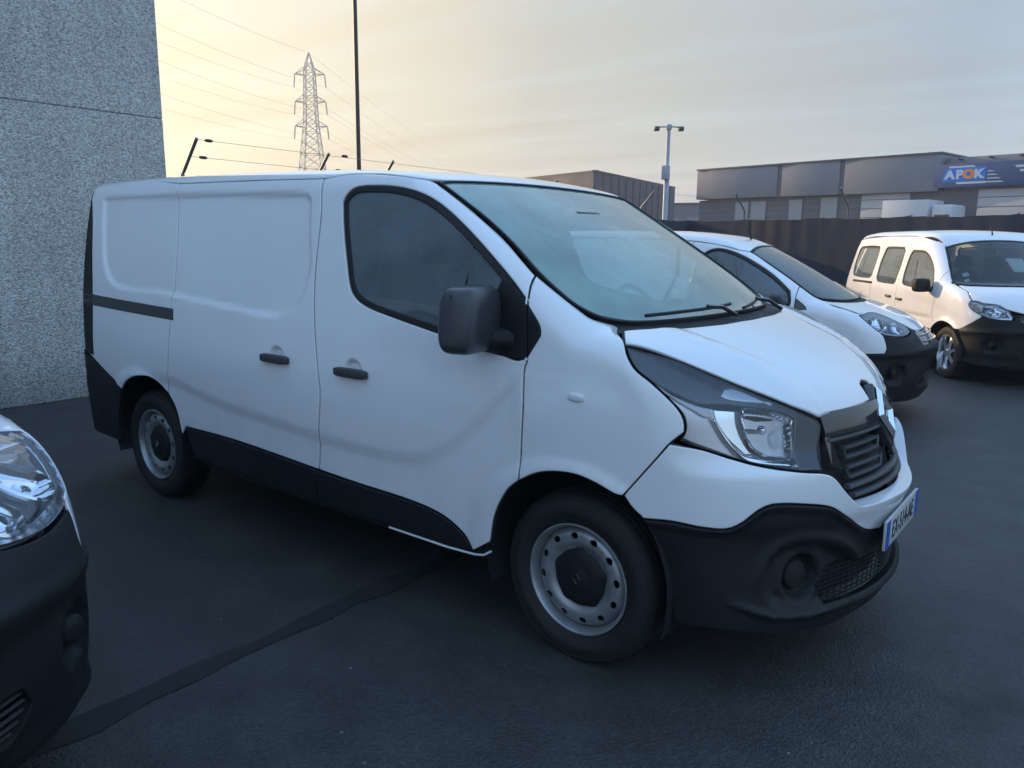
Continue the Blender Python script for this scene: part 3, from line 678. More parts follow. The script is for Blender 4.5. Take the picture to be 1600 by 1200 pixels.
# ---------------------------------------------------------------- the white panel van
def make_van():
    B = TRAFIC; O = VAN
    van = empty('parked_van')
    tag(van, 'white panel van with black bumper parked between tall speckled concrete wall and small van', 'van')
    rec = resample(O['recess'], .05); crz = smooth_line(O['crease'])
    hsl, hfd = O['pts'][0], O['pts'][1]
    def press(q):
        """pressings of the flank: the shallow cargo recess, the sweeping lower crease, flared arches, handle cups"""
        x, z = q[:, 0], q[:, 1]
        d = -.018 * sstep(-(sdf_poly(q, rec)) / .036)
        lim = sstep((x + 3.1) / .4) * (1 - sstep((x + .28) / .08))
        below = crz(np.clip(x, -2.66, -.21)) - z
        d += lim * (-.011 * sstep((below + .02) / .08) + .011 * sstep((below - .05) / .26))
        for ax in (0., -3.098):
            r = np.hypot(x - ax, z - .34)
            d += .012 * (1 - sstep((r - .43) / .07))
        for hx, hz in (hsl, hfd):
            r = np.hypot((x - hx) / .062, (z - hz - .004) / .05)
            d += -.02 * (1 - sstep((r - .55) / .45))
        return d
    ref = [(h[0], h[1], .10, .008) for h in (hsl, hfd)]
    # flank
    fd = panel('front_door', B, 'side', O['front_door'], WHITE, van, [O['door_window']], disp=press, grid=.02, mirror=True, seal=True, refine=ref[1:], inset=.0042)
    sd = panel('sliding_door', B, 'side', O['sliding_door'], WHITE, van, disp=press, grid=.018, mirror=True, seal=True, refine=ref[:1], inset=.0042)
    qp = panel('quarter_panel', B, 'side', O['quarter_panel'], WHITE, van, disp=press, grid=.018, mirror=True, seal=True)
    fe = panel('fender', B, 'side', O['fender'], WHITE, van, disp=press, grid=.024, mirror=True, seal=True)
    for k in (0, 1):
        for base, nm in ((fd, 'sill_trim_front'), (sd, 'sill_trim_rear')):
            pass
    panel('sill_trim', B, 'side', O['sill_trim_front'], BLACKP, fd[0], off=.006, grid=.05, mirror=True, both=fd[1], depth=.03)
    panel('sill_trim', B, 'side', O['sill_trim_rear'], BLACKP, sd[0], off=.006, grid=.05, mirror=True, both=sd[1], depth=.03)
    panel('slide_rail', B, 'side', O['rail'], GREYP, qp[0], off=.003, grid=.05, mirror=True, both=qp[1], inset=.001)
    panel('mirror_base', B, 'side', [(-.207, 1.366), (-.1375, 1.2878), (-.1325, 1.2539), (-.183, 1.1728)], BLACKP, fe[0], off=.0045, inset=.0005, grid=.03, mirror=True, both=fe[1])
    panel('rear_bumper', B, 'side', O['rear_bumper_side'], BLACKP, van, off=.012, grid=.05, mirror=True)
    # rocker below the doors and dark floor pan
    for s in (-1, 1):
        tube('rocker', [(-.40, s * .90, .345), (-1.4, s * .90, .33), (-2.5, s * .90, .345)], .03, RUBBER, van, n=8)
    lp = skin(B, 'side', np.array([(-.95, .331), (-.80, .330), (-.5977, .329), (-.45, .336), (-.40, .346), (-.362, .372)]), .002)[0]
    for s in (-1, 1): tube('sill_lip', lp * [1, -s, 1], .005, WHITE, fd[0] if s < 0 else fd[1], n=6)
    # windows of the cab doors
    win = np.array(O['door_window'])
    ring = inset_poly(resample(win, .02), .022)
    panel('window_seal', B, 'side', win, RUBBER, fd[0], [ring], off=-.006, grid=.05, mirror=True, both=fd[1], inset=-.002, depth=.02)
    w = panel('side_window', B, 'side', inset_poly(resample(win, .02), .012), GLASS_SIDE, fd[0], off=-.014, grid=.05, mirror=True, both=fd[1], roll=.001, depth=0)
    tri = [(-.2075, 1.3620), (-.1840, 1.1715), (-.2339, 1.1575), (-.302, 1.1691), (-.42, 1.186), (-.40, 1.30), (-.335, 1.455), (-.3028, 1.4439)]
    panel('mirror_sail', B, 'side', tri, BLACKP, fd[0], off=.002, grid=.04, mirror=True, both=fd[1])
    for s, par in ((-1, fd[0]), (1, fd[1])):
        P, N = skin(B, 'side', np.array([(-.62, 1.235), (-.52, 1.42), (-.50, 1.58)]), -.022)
        tube('quarter_light_bar', P * [1, -s, 1] if s > 0 else P, .012, RUBBER, par, n=6)
        # door mirror: deep squarish housing on a stub arm
        R_ = Matrix.Rotation(s * math.radians(-14), 3, 'Z')
        hs = blob('door_mirror', (-.372, s * 1.052, 1.308), (.155, .305, .245), MIRB, par, .38, 32, 18, rot=R_,
                  shape=lambda p: (p.x * (1 - .25 * (p.z / .13) ** 2), p.y * (1 - .10 * p.z / .13), p.z - .12 * p.x * 0))
        box('mirror_glass', (-.436, s * 1.068, 1.305), (.004, .20, .16), CHROME, hs, .002, rz=s * math.radians(-14))
        tube('mirror_arm', [(-.28, s * .92, 1.225), (-.33, s * .96, 1.225), (-.37, s * 1.02, 1.24)], [.05, .05, .05], BLACKP, hs, n=10)
        tube('mirror_seam', [tuple(Vector((-.372, s * 1.052, 1.308)) + R_ @ Vector((-.012, yy, zz))) for yy, zz in ((-.142, -.09), (-.146, 0), (-.138, .09), (-.10, .115), (0, .121), (.10, .115))], .0025, RUBBER, hs, n=5)
        hd = blob('door_handle', (hfd[0], s * (.976 + .012), hfd[1] - .010), (.212, .034, .041), GREYP, par, .4, 24, 10)
        hd2 = blob('door_handle', (hsl[0], s * (.976 + .012), hsl[1] - .010), (.212, .034, .041), GREYP, sd[0] if s < 0 else sd[1], .4, 24, 10)
        P, N = skin(B, 'side', np.array([O['pts'][3]]), .0)
        blob('side_repeater', (P[0][0], s * abs(P[0][1]), P[0][2]), (.065, .02, .03), CLEARW, fe[0] if s < 0 else fe[1], .6, 16, 8)
    # roof, windscreen, cowl, bonnet
    edge = [p for p in O['quarter_panel'][:3]] + O['sliding_door'][1:3] + O['front_door'][-1:-6:-1][:4]
    edge = np.array(edge); edge = edge[np.argsort(edge[:, 0])]; xe = np.linspace(-4.0, edge[-1, 0], 60)
    eN = chart_to3d(B, 'side', np.stack([xe, np.interp(xe, edge[:, 0], edge[:, 1])], 1))
    wl = np.array(O['ws_left'])
    top = [(-.80, 0), (-.802, -.25), (-.808, -.5), (-.818, -.70)]
    re = [(p[0], p[1]) for p in eN if p[0] < -.85]
    roof = panel('roof', B, 'top', sym_top([(-3.99, 0)] + [(-3.985, -.5)] + re + [(-.83, -.752)] + top[::-1]), WHITE, van, grid=.05, seal=True, inset=.001)
    wso = [(-.79, 0), (-.793, -.25), (-.80, -.5), (-.808, -.69)] + [tuple(p) for p in wl[:-2]]
    base = [(.03, -.77), (.135, -.55), (.19, -.29), (.205, 0)]
    wsp = sym_top(wso + base)
    ws = panel('windscreen', B, 'top', wsp, GLASS_WS, van, grid=.05, off=-.006, roll=.001, depth=0, inset=.006)
    rs = resample(wsp, .03)
    panel('windscreen_band', B, 'top', wsp, GLOSSB, ws, [inset_poly(rs, .05)], grid=.04, off=-.010, roll=.001, depth=0, inset=.004, corner=60)
    panel('windscreen_seal', B, 'top', wsp, RUBBER, ws, [inset_poly(rs, .012)], grid=.04, off=.001, roll=.002, depth=.01, inset=.0, corner=60)
    cowl_o = sym_top(base[::-1][:0] + [(.205, 0), (.19, -.29), (.135, -.55), (.03, -.77), (.0178, -.8037), (.1049, -.789)] + [(.201, -.5835), (.2651, -.2985), (.274, -.05)])
    cowl_o = [(.20, 0), (.187, -.29), (.132, -.55), (.027, -.77), (.016, -.803), (.1049, -.789), (.201, -.5835), (.2651, -.2985), (.276, 0)]
    cowl = panel('cowl', B, 'top', cowl_o, BLACKP, van, grid=.04, off=-.014, mirror=True, inset=-.002)
    bl = O['bonnet_l']; br = O['bonnet_rear']
    bon_o = sym_top([(.282, 0), (.278, -.1)] + [br[2], br[1], (.118, -.795)] + bl[1:-2] + [(.7253, -.4387), (.782, -.25), (.804, -.11), (.80, -.07), (.752, -.055), (.742, 0)])
    def bpress(q):
        y = np.abs(q[:, 1]); x = q[:, 0]
        l1 = np.abs(y - (.66 - .28 * (x - .1)))
        return -.007 * sstep((.62 - .30 * (x - .1) - y) / .05) * sstep((x - .12) / .1) + .003 * np.exp(-(l1 / .03) ** 2)
    bonnet = panel('bonnet', B, 'top', bon_o, WHITE, van, grid=.024, disp=bpress, seal=True, corner=50)
    # wipers
    for y0, y1, in ((-.62, .02), (.02, .58)):
        ys = np.linspace(y0, y1, 14)
        P, N = skin(B, 'top', np.stack([.225 - .20 * (ys / .8) ** 2 - .045 * (1 - (ys - y0) / (y1 - y0)) * 0 - .06 * ((ys - y0) / (y1 - y0)), ys], 1), .022)
        wi = tube('wiper', P, .007, RUBBER, van, n=6)
        a0 = P[8]; e, _ = skin(B, 'top', np.array([[.25 - .15 * (ys[8] / .8) ** 2, ys[8] + .16]]), .0)
        tube('wiper_arm', [tuple(e[0]), tuple((e[0] + a0) / 2 + [0, 0, .02]), tuple(a0 + [0, 0, .008])], .009, GLOSSB, wi, n=6)
    # nose: bumper skin in body colour, black lower bumper
    wt = O['bump_white_top']; wlow = O['bump_white_low']
    white = sym_nose([(0, .672)][:0] + [(0, .674), (-.15, .674)] + wt[::-1][:-1] + O['bump_seam_n'] + [(-1.3069, .6913)] + wlow + [(-.15, .562), (0, .562)])
    white = [(t, z) for z, t in white]
    def lip(q):
        return .006 * np.exp(-((q[:, 1] - np.interp(np.abs(q[:, 0]), [0, .35, .41, .56, .62, 1.3], [.674, .676, .684, .80, .82, 1.0]) + .015) / .016) ** 2)
    bw = panel('front_bumper', B, 'nose', white, WHITE, van, grid=.03, depth=.05)
    arch = O['arch_front_tail']
    low = sym_nose([(0, .560), (-.15, .560)] + wlow[::-1] + arch[3:] + [(-.9089, .285), (-.7332, .255), (-.5013, .225), (-.25, .222), (0, .222)])
    low = [(t, z) for z, t in low]
    fc = np.array(O['fog_c'][0]) + [.0, .01]
    brow = np.array([(-.85, .44), (-.835, .52), (-.786, .575), (-.70, .59), (-.57, .57), (-.46, .53), (-.36, .47), (-.40, .36), (-.55, .325), (-.70, .33), (-.82, .365)])
    browr = resample(brow, .03)
    def lowpress(q):
        """bumper pressings: hooded pocket round the fog lamp, splitter lip, proud upper shoulder"""
        a = np.stack([-np.abs(q[:, 0]), q[:, 1]], 1)
        s = sdf_poly(a, browr)
        pocket = sstep(-s / .05)
        hood = np.exp(-((s - .010) / .022) ** 2) * sstep((a[:, 1] - .40) / .10)
        r = np.hypot((a[:, 0] - fc[0]) * .9, a[:, 1] - fc[1])
        ring = np.exp(-((r - .092) / .020) ** 2); cup = 1 - sstep((r - .060) / .022)
        lipz = np.interp(a[:, 0], [-1.0, -.91, -.8, -.64, -.3, 0], [.40, .375, .335, .312, .302, .302])
        lip_ = np.exp(-((a[:, 1] - lipz) / .014) ** 2) * sstep((a[:, 0] + 1.0) / .15)
        top = np.interp(a[:, 0], [-1.3, -.98, -.93, -.87, -.82, -.57, -.485, -.37, 0], [.655, .655, .676, .72, .736, .6955, .65, .585, .56])
        return -.026 * pocket + .012 * hood + .010 * ring - .040 * cup + .016 * lip_ + .010 * sstep((.035 - (top - a[:, 1])) / .035)
    itk = np.array([(-.50, .455), (-.30, .455), (0, .455), (.30, .455), (.50, .455), (.58, .40), (.55, .335), (.3, .325), (0, .325), (-.3, .325), (-.55, .335), (-.58, .40)])
    bb = panel('lower_bumper', B, 'nose', low, BLACKP, van, [itk], grid=.0125, step=.0125, disp=lowpress, depth=.04)
    for s in (-1, 1):
        P, N = skin(B, 'nose', np.array([[s * abs(fc[0]), fc[1]]]), -.05)
        Rm = Vector(N[0]).to_track_quat('Z', 'Y').to_matrix().to_4x4(); Rm.translation = Vector(P[0])
        fo = lathe('fog_lamp', [(0, .012), (.03, .010), (.048, .004), (.055, -.01)], BLACKP, bb, 28, 'z'); fo.data.transform(Rm)
    # lower intake: bars in front of a dark back plate
    bk = panel('intake_back', B, 'nose', [(-.62, .47), (.62, .47), (.62, .31), (-.62, .31)], RUBBER, bb, off=-.075, grid=.06, depth=0)
    for z in np.arange(.335, .456, .0165):
        t = np.linspace(-.575, .575, 40); P, N = skin(B, 'nose', np.stack([t, 0 * t + z], 1), -.022)
        tube('intake_bar', P, .0035, BLACKP, bb, n=5)
    for t in np.arange(-.54, .56, .0415):
        z = np.linspace(.325, .455, 6); P, N = skin(B, 'nose', np.stack([0 * z + t, z], 1), -.026)
        tube('intake_bar', P, .0025, BLACKP, bb, n=5)
    # number plate
    pl = box('number_plate', (.924, 0, .546), (.012, .52, .112), PLATEW, van, .003)
    for s in (-1, 1): box('plate_band', (.9305, s * .238, .546), (.003, .042, .108), PLATEB, pl)
    Mx = Matrix.Translation((.9305, 0, .544)) @ Matrix(((0, 0, 1, 0), (1, 0, 0, 0), (0, 1, 0, 0), (0, 0, 0, 1)))
    text('plate_number', 'EX-514-AE', .098, INK, pl, Mx, .0012, sx=.80)
    # grille between the headlamps
    gr = empty('grille'); gr.parent = van
    def gx(y, z): return np.interp(z, [.66, .70, .76, .86, .95, 1.0, 1.05], [.905, .893, .874, .850, .826, .806, .78]) - .40 * (np.abs(y) / .95) ** 1.8
    def strip(name, zc, hh, y0, y1, mat, proud=0., n=24, th=.02, par=gr, dz=0.):
        ys = np.linspace(y0, y1, n); V = []
        for y in ys:
            z = zc + dz * abs(y)
            for (a, b) in ((-1, -th), (-1, 0), (-.5, .004), (.5, .004), (1, 0), (1, -th)):
                zz = z + a * hh; V.append((gx(y, zz) + proud + b, y, zz))
        Fc = []; m = 6
        for i in range(n - 1):
            for k in range(m - 1): Fc.append((i * m + k, (i + 1) * m + k, (i + 1) * m + k + 1, i * m + k + 1))
        for e in (0, n - 1): Fc.append(tuple(e * m + k for k in range(m)))
        o = mesh(name, V, Fc, mat, par, True, sharp=40)
        return o
    strip('grille_back', .85, .19, -.43, .43, RUBBER, -.055)
    strip('upper_band', .968, .042, -.44, .44, GLOSSB, .004, dz=-.012)
    strip('upper_lip', .915, .008, -.42, .42, GREYP, -.004, dz=-.02)
    for zc in (.86, .79): 
        for s in (-1, 1):
            for q in (-.017, .017): strip('slat', zc + q, .006, s * .10, s * .33, GREYP, -.012, 14, dz=-.03)
            for e in (.10, .33):
                z0 = zc - .03 * e
                tube('slat_end', [(gx(s * e, z0 - .018) - .014, s * e, z0 - .018), (gx(s * e, z0 + .018) - .014, s * (e + (.012 if e > .2 else -.03)), z0 + .018)], .007, GREYP, gr, n=6)
    strip('slat', .742, .008, -.345, .345, GREYP, -.008, dz=-.03)
    strip('slat', .708, .007, -.33, .33, GREYP, -.006, dz=-.02)
    for s in (-1, 1):
        mesh('side_cheek', [(gx(s * .44, .93) - .004, s * .44, .945), (gx(s * .40, .93) - .006, s * .40, .93), (gx(s * .38, .86) - .01, s * .375, .86), (gx(s * .36, .80) - .01, s * .35, .79), (gx(s * .42, .81) - .004, s * .425, .82)], [(0, 1, 2, 3, 4)], GLOSSB, gr, False)
    # badge: tall hollow rhombus on a dark mount
    Mb = Matrix.Translation((.824, 0, .950)) @ Matrix.Rotation(math.radians(-23), 4, 'Y') @ Matrix(((0, -1, 0, 0), (1, 0, 0, 0), (0, 0, 1, 0), (0, 0, 0, 1)))
    rh = [(0, .120), (.097, 0), (0, -.125), (-.097, 0)]
    Vb = [Mb @ Vector((p_, .004, q_)) for p_, q_ in rh] + [Mb @ Vector((p_ * .8, -.004, q_ * .8)) for p_, q_ in rh] + [Mb @ Vector((p_ * 1.04, .05, q_ * 1.04)) for p_, q_ in rh]
    bd = mesh('badge_mount', Vb, [(4, 5, 6, 7)] + [(i, (i + 1) % 4, 4 + (i + 1) % 4, 4 + i) for i in range(4)] + [(8 + i, 8 + (i + 1) % 4, (i + 1) % 4, i) for i in range(4)], GLOSSB, gr, False)
    diamond('emblem', (0, 0, 0), .086, .108, .046, CHROME, bd, M=Mb @ Matrix.Translation((0, -.006, 0)), depth=.014)
    # headlamps
    lamp = O['lamp']
    la = panel('headlamp', B, 'nose', lamp, SMOKE, van, off=-.045, grid=.04, mirror=True, depth=0, inset=.004, corner=30)
    wall = []
    lo_ = resample(lamp, .02, 30)
    for k, l in enumerate(la):
        f = [1, -1, 1] if k else [1, 1, 1]
        def sub(name, key, mat, off, **kw):
            r = panel(name, B, 'nose', O[key], mat, l, off=off, **kw)
            if k:
                me = r.data; me.transform(Matrix.Diagonal((1, -1, 1, 1))); me.flip_normals()
            return r
        P0, N0 = skin(B, 'nose', inset_poly(lo_, .004), -.001); P1, N1 = skin(B, 'nose', inset_poly(lo_, .004), -.05)
        n = len(P0); V = np.vstack([P0, P1]) * f
        mesh('lamp_surround', V, [(i, (i + 1) % n, n + (i + 1) % n, n + i) for i in range(n)], RUBBER, l, True)
        sub('housing', 'lamp_housing', SATIN, -.036, grid=.03, depth=.005, corner=30)
        sub('upper_bezel', 'lamp_dark', SMOKE, -.008, grid=.03, depth=.02, corner=30)
        sub('indicator_window', 'lamp_indicator', SATIN, -.005, grid=.02, depth=.004, step=.01)
        sub('upper_reflector', 'lamp_wedge', CLEARW, -.022, grid=.02, depth=.008, step=.01)
        sub('outer_reflector', 'lamp_outer', REFLECT, -.024, grid=.02, depth=.01, step=.01)
        # main reflector: hollow bowl
        fr = np.array(O['lamp_reflector']).mean(0); rp = resample(np.array(O['lamp_reflector']), .012)
        ks_ = (1., .9, .78, .65, .52, .39, .26, .13); rim_ = [fr + (rp - fr) * s for s in ks_]; dep = [-.012 - .105 * (1 - s_ * s_) for s_ in ks_]
        V = []; Fc = []; n = len(rp)
        fl_ = np.where(np.arange(len(rp)) % 2 == 0, 1., .90)
        for q, dd in zip(rim_, dep): V += [*(skin(B, 'nose', q, 0.)[0] * f + (skin(B, 'nose', q, dd)[0] - skin(B, 'nose', q, 0.)[0]) * f * fl_[:, None])]
        for a in range(7):
            for i in range(n): Fc.append((a * n + i, a * n + (i + 1) % n, (a + 1) * n + (i + 1) % n, (a + 1) * n + i))
        Fc.append(tuple(7 * n + i for i in range(n)))
        rf = mesh('reflector', V, Fc, REFLECT, l, False)
        c3 = skin(B, 'nose', np.array([fr + [.0, .01]]), -.05)[0][0] * f
        lathe('bulb_shield', [(0, .03), (.012, .028), (.016, .02), (.016, -.03)], CHROME, l, 20, 'x', tuple(c3))
        tube('baffle', skin(B, 'nose', np.array([(-.915, .972), (-.88, .971), (-.835, .966)]), -.035)[0] * f, [.009, .009, .006], STEEL, l, n=6)
        tube('baffle', skin(B, 'nose', np.array([(-.90, .945), (-.885, .918), (-.85, .898)]), -.03)[0] * f, [.004, .010, .005], RUBBER, l, n=6)
        tube('baffle', skin(B, 'nose', np.array([(-.90, 1.022), (-.85, 1.012), (-.78, 1.004)]), -.03)[0] * f, [.004, .009, .003], RUBBER, l, n=6)
        blob('projector_lens', tuple(skin(B, 'nose', np.array([(-.765, .935)]), -.06)[0][0] * f), (.07, .085, .085), CLEARW, l, .9, 20, 12)
        tube('reflector_ring', skin(B, 'nose', rp, -.012)[0] * f, .005, CHROME, l, closed=True, n=6)
        sub('trim_bar', 'lamp_bar', CHROME, -.012, grid=.02, depth=.02, step=.01)
        sub('running_light', 'lamp_drl', CLEARW, -.010, grid=.02, depth=.01, step=.01)
        sub('lens', 'lamp', LENS, -.003, grid=.03, depth=0, roll=.001, corner=30, inset=.005)
    # wheels and arches
    for x, y in ((0, .785), (-3.098, .785)):
        for s in (-1, 1): make_wheel_steel('wheel', van, x, s * y, s)
    for x in (0, -3.098):
        for s in (-1, 1):
            t = np.linspace(math.radians(-18), math.radians(198), 30); V = []
            for a in t:
                for yy, rr in ((.93, .425), (.90, .432), (.60, .432), (.58, .30)):
                    rz_ = min(rr, .405 + .03 * math.sin(max(0, a))) if rr > .4 else rr
                    V.append((x + rz_ * math.cos(a) * .99, s * yy, .36 + rz_ * math.sin(a)))
            Fc = [(i * 4 + k, (i + 1) * 4 + k, (i + 1) * 4 + k + 1, i * 4 + k + 1) for i in range(29) for k in range(3)]
            mesh('arch_liner', V, Fc, RUBBER, van, True)
    box('floor_pan', (-1.6, 0, .40), (4.6, 1.15, .12), RUBBER, van, .02)
    box('floor_pan', (-1.55, 0, .42), (2.2, 1.78, .10), RUBBER, van, .02)
    # rear doors and rear bumper
    for s in (-1, 1):
        panel('rear_door', B, 'tail', [(s * .008, .60), (s * .80, .60), (s * .82, .9), (s * .80, 1.5), (s * .74, 1.86), (s * .70, 1.89), (s * .008, 1.90)], WHITE, van, grid=.06)
        panel('tail_lamp', B, 'tail', [(s * .815, .95), (s * .875, .95), (s * .86, 1.45), (s * .80, 1.45)], principled('tail_lamp_red', (.35, .01, .01), .2, coat=.5), van, off=.004, grid=.04)
    panel('rear_bumper', B, 'tail', [(-.86, .30), (.86, .30), (.86, .56), (.8, .592), (-.8, .592), (-.86, .56)], BLACKP, van, off=.02, grid=.06)
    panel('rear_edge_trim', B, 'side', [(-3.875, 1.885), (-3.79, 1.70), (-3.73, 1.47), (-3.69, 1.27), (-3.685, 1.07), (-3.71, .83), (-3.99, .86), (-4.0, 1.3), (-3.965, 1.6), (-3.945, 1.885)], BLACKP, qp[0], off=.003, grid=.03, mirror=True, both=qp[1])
    # cab interior
    bk = box('bulkhead', (-1.50, 0, 1.16), (.03, 1.62, 1.32), BULK, van, .01, taper=(1, .90))
    box('bulkhead_window', (-1.482, -.05, 1.60), (.008, .9, .28), GLOSSB, bk, .003)
    for s in (-1, 1): tube('bulkhead_rib', [(-1.48, s * .78, .6), (-1.48, s * .74, 1.75)], .03, BULK, bk, n=6)
    make_seat(van, -.95, -.52, w=.50); make_seat(van, -.95, .50); make_seat(van, -.95, -.03, w=.42)
    ds = blob('dashboard', (-.12, 0, 1.10), (.62, 1.62, .30), CABIN, van, .4, 32, 14)
    blob('instrument_hood', (-.22, .40, 1.25), (.30, .42, .12), CABIN, ds, .6, 20, 10)
    steering_wheel(van, (-.46, .40, 1.20), 30)
    box('rear_view_mirror', (-.56, 0, 1.70), (.03, .2, .06), GLOSSB, van, .01)
    panel('door_card', B, 'side', [(-1.40, .55), (-.40, .55), (-.30, .75), (-.25, 1.12), (-.62, 1.20), (-1.15, 1.30), (-1.38, 1.30)], CABIN, fd[0], off=-.07, grid=.08, mirror=True, both=fd[1])
    for s in (-1, 1):
        box('sun_visor', (-.82, s * .36, 1.80), (.15, .36, .016), BULK, van, .006, rot=Matrix.Rotation(math.radians(28), 3, 'Y'))
    mesh('headliner', [(-1.45, -.70, 1.86), (-1.45, .70, 1.86), (-.85, .66, 1.83), (-.85, -.66, 1.83)], [(0, 1, 2, 3)], BULK, van, False)
    # sticker behind the screen
    st = skin(B, 'top', np.array([(-.06, -.66)]), -.012)[0][0]
    box('inspection_sticker', tuple(st), (.05, .05, .002), principled('sticker_green', (.25, .6, .32), .6), ws, 0, rot=Matrix.Rotation(math.radians(32), 3, 'Y'))
    return van
# ---------------------------------------------------------------- the smaller cars
def conv(B, src, dst, pts):
    return [tuple(map(float, q)) for q in chart_from3d(dst, chart_to3d(B, src, np.array(pts, float)))]

def bowl(name, B, parent, c, ru, rv, depth, mat, flip=False, n=28, off=-.012):
    t = np.linspace(0, 2 * math.pi, n + 1)[:-1]; V = []; Fc = []
    f = [1, -1, 1] if flip else [1, 1, 1]
    ks = (1.12, 1., .92, .75, .5, .25); dep = (off - .004, off, off - depth * .35, off - depth * .7, off - depth * .92, off - depth)
    for k, d in zip(ks, dep): V += [*(skin(B, 'nose', np.stack([c[0] + ru * k * np.cos(t), c[1] + rv * k * np.sin(t)], 1), d)[0] * f)]
    for a in range(len(ks) - 1):
        for i in range(n): Fc.append((a * n + i, a * n + (i + 1) % n, (a + 1) * n + (i + 1) % n, (a + 1) * n + i))
    Fc.append(tuple((len(ks) - 1) * n + i for i in range(n)))
    return mesh(name, V, Fc, mat, parent, True, sharp=60)

def make_alloy(parent, x, y, side, R_=.315):
    w = empty('wheel'); w.parent = parent; w.location = (x, y, R_ - .004); w.rotation_euler = (0, 0, 0 if side < 0 else math.pi)
    h = .0975
    prof = [(.195, h * .6), (.21, h * .85), (.26, h * 1.02), (.295, h * .95), (.31, h * .72), (R_, h * .5), (R_, -h * .5), (.31, -h * .72), (.295, -h * .95), (.26, -h * 1.02), (.22, -h * .9), (.207, -h * .8), (.195, -h * .6)]
    lathe('tyre', prof, TYRE, w, 56)
    AL = principled('alloy', (.62, .63, .65), .25, metal=.8)
    rim = lathe('rim', [(.205, -h * .8), (.212, -h * .92), (.205, -h * .92), (.192, -h * .55), (.186, .03), (.195, h * .6)], AL, w, 56)
    for k in range(6):
        a = math.radians(60 * k + 15); ca, sa = math.cos(a), math.sin(a); V = []
        for r, hw, d in ((.035, .026, -.078), (.10, .022, -.074), (.16, .024, -.064), (.198, .034, -.055)):
            for q, dd in ((-1, .02), (-.75, 0), (.75, 0), (1, .02)): V.append((r * ca - q * hw * sa, d + dd, r * sa + q * hw * ca))
        Fc = [(i * 4 + k2, i * 4 + k2 + 1, (i + 1) * 4 + k2 + 1, (i + 1) * 4 + k2) for i in range(3) for k2 in range(3)]
        mesh('spoke', V, Fc, AL, rim, False)
    lathe('hub_cap', [(0, -.084), (.03, -.083), (.04, -.076), (.042, -.05)], AL, rim, 24)
    lathe('brake_disc', [(0, .0), (.13, .0), (.13, .02), (0, .02)], principled('brake_iron', (.12, .11, .10), .5, metal=.7), w, 32)
    lathe('drum', [(0, .04), (.185, .04), (.185, .06), (0, .06)], RUBBER, w, 32)
    return w

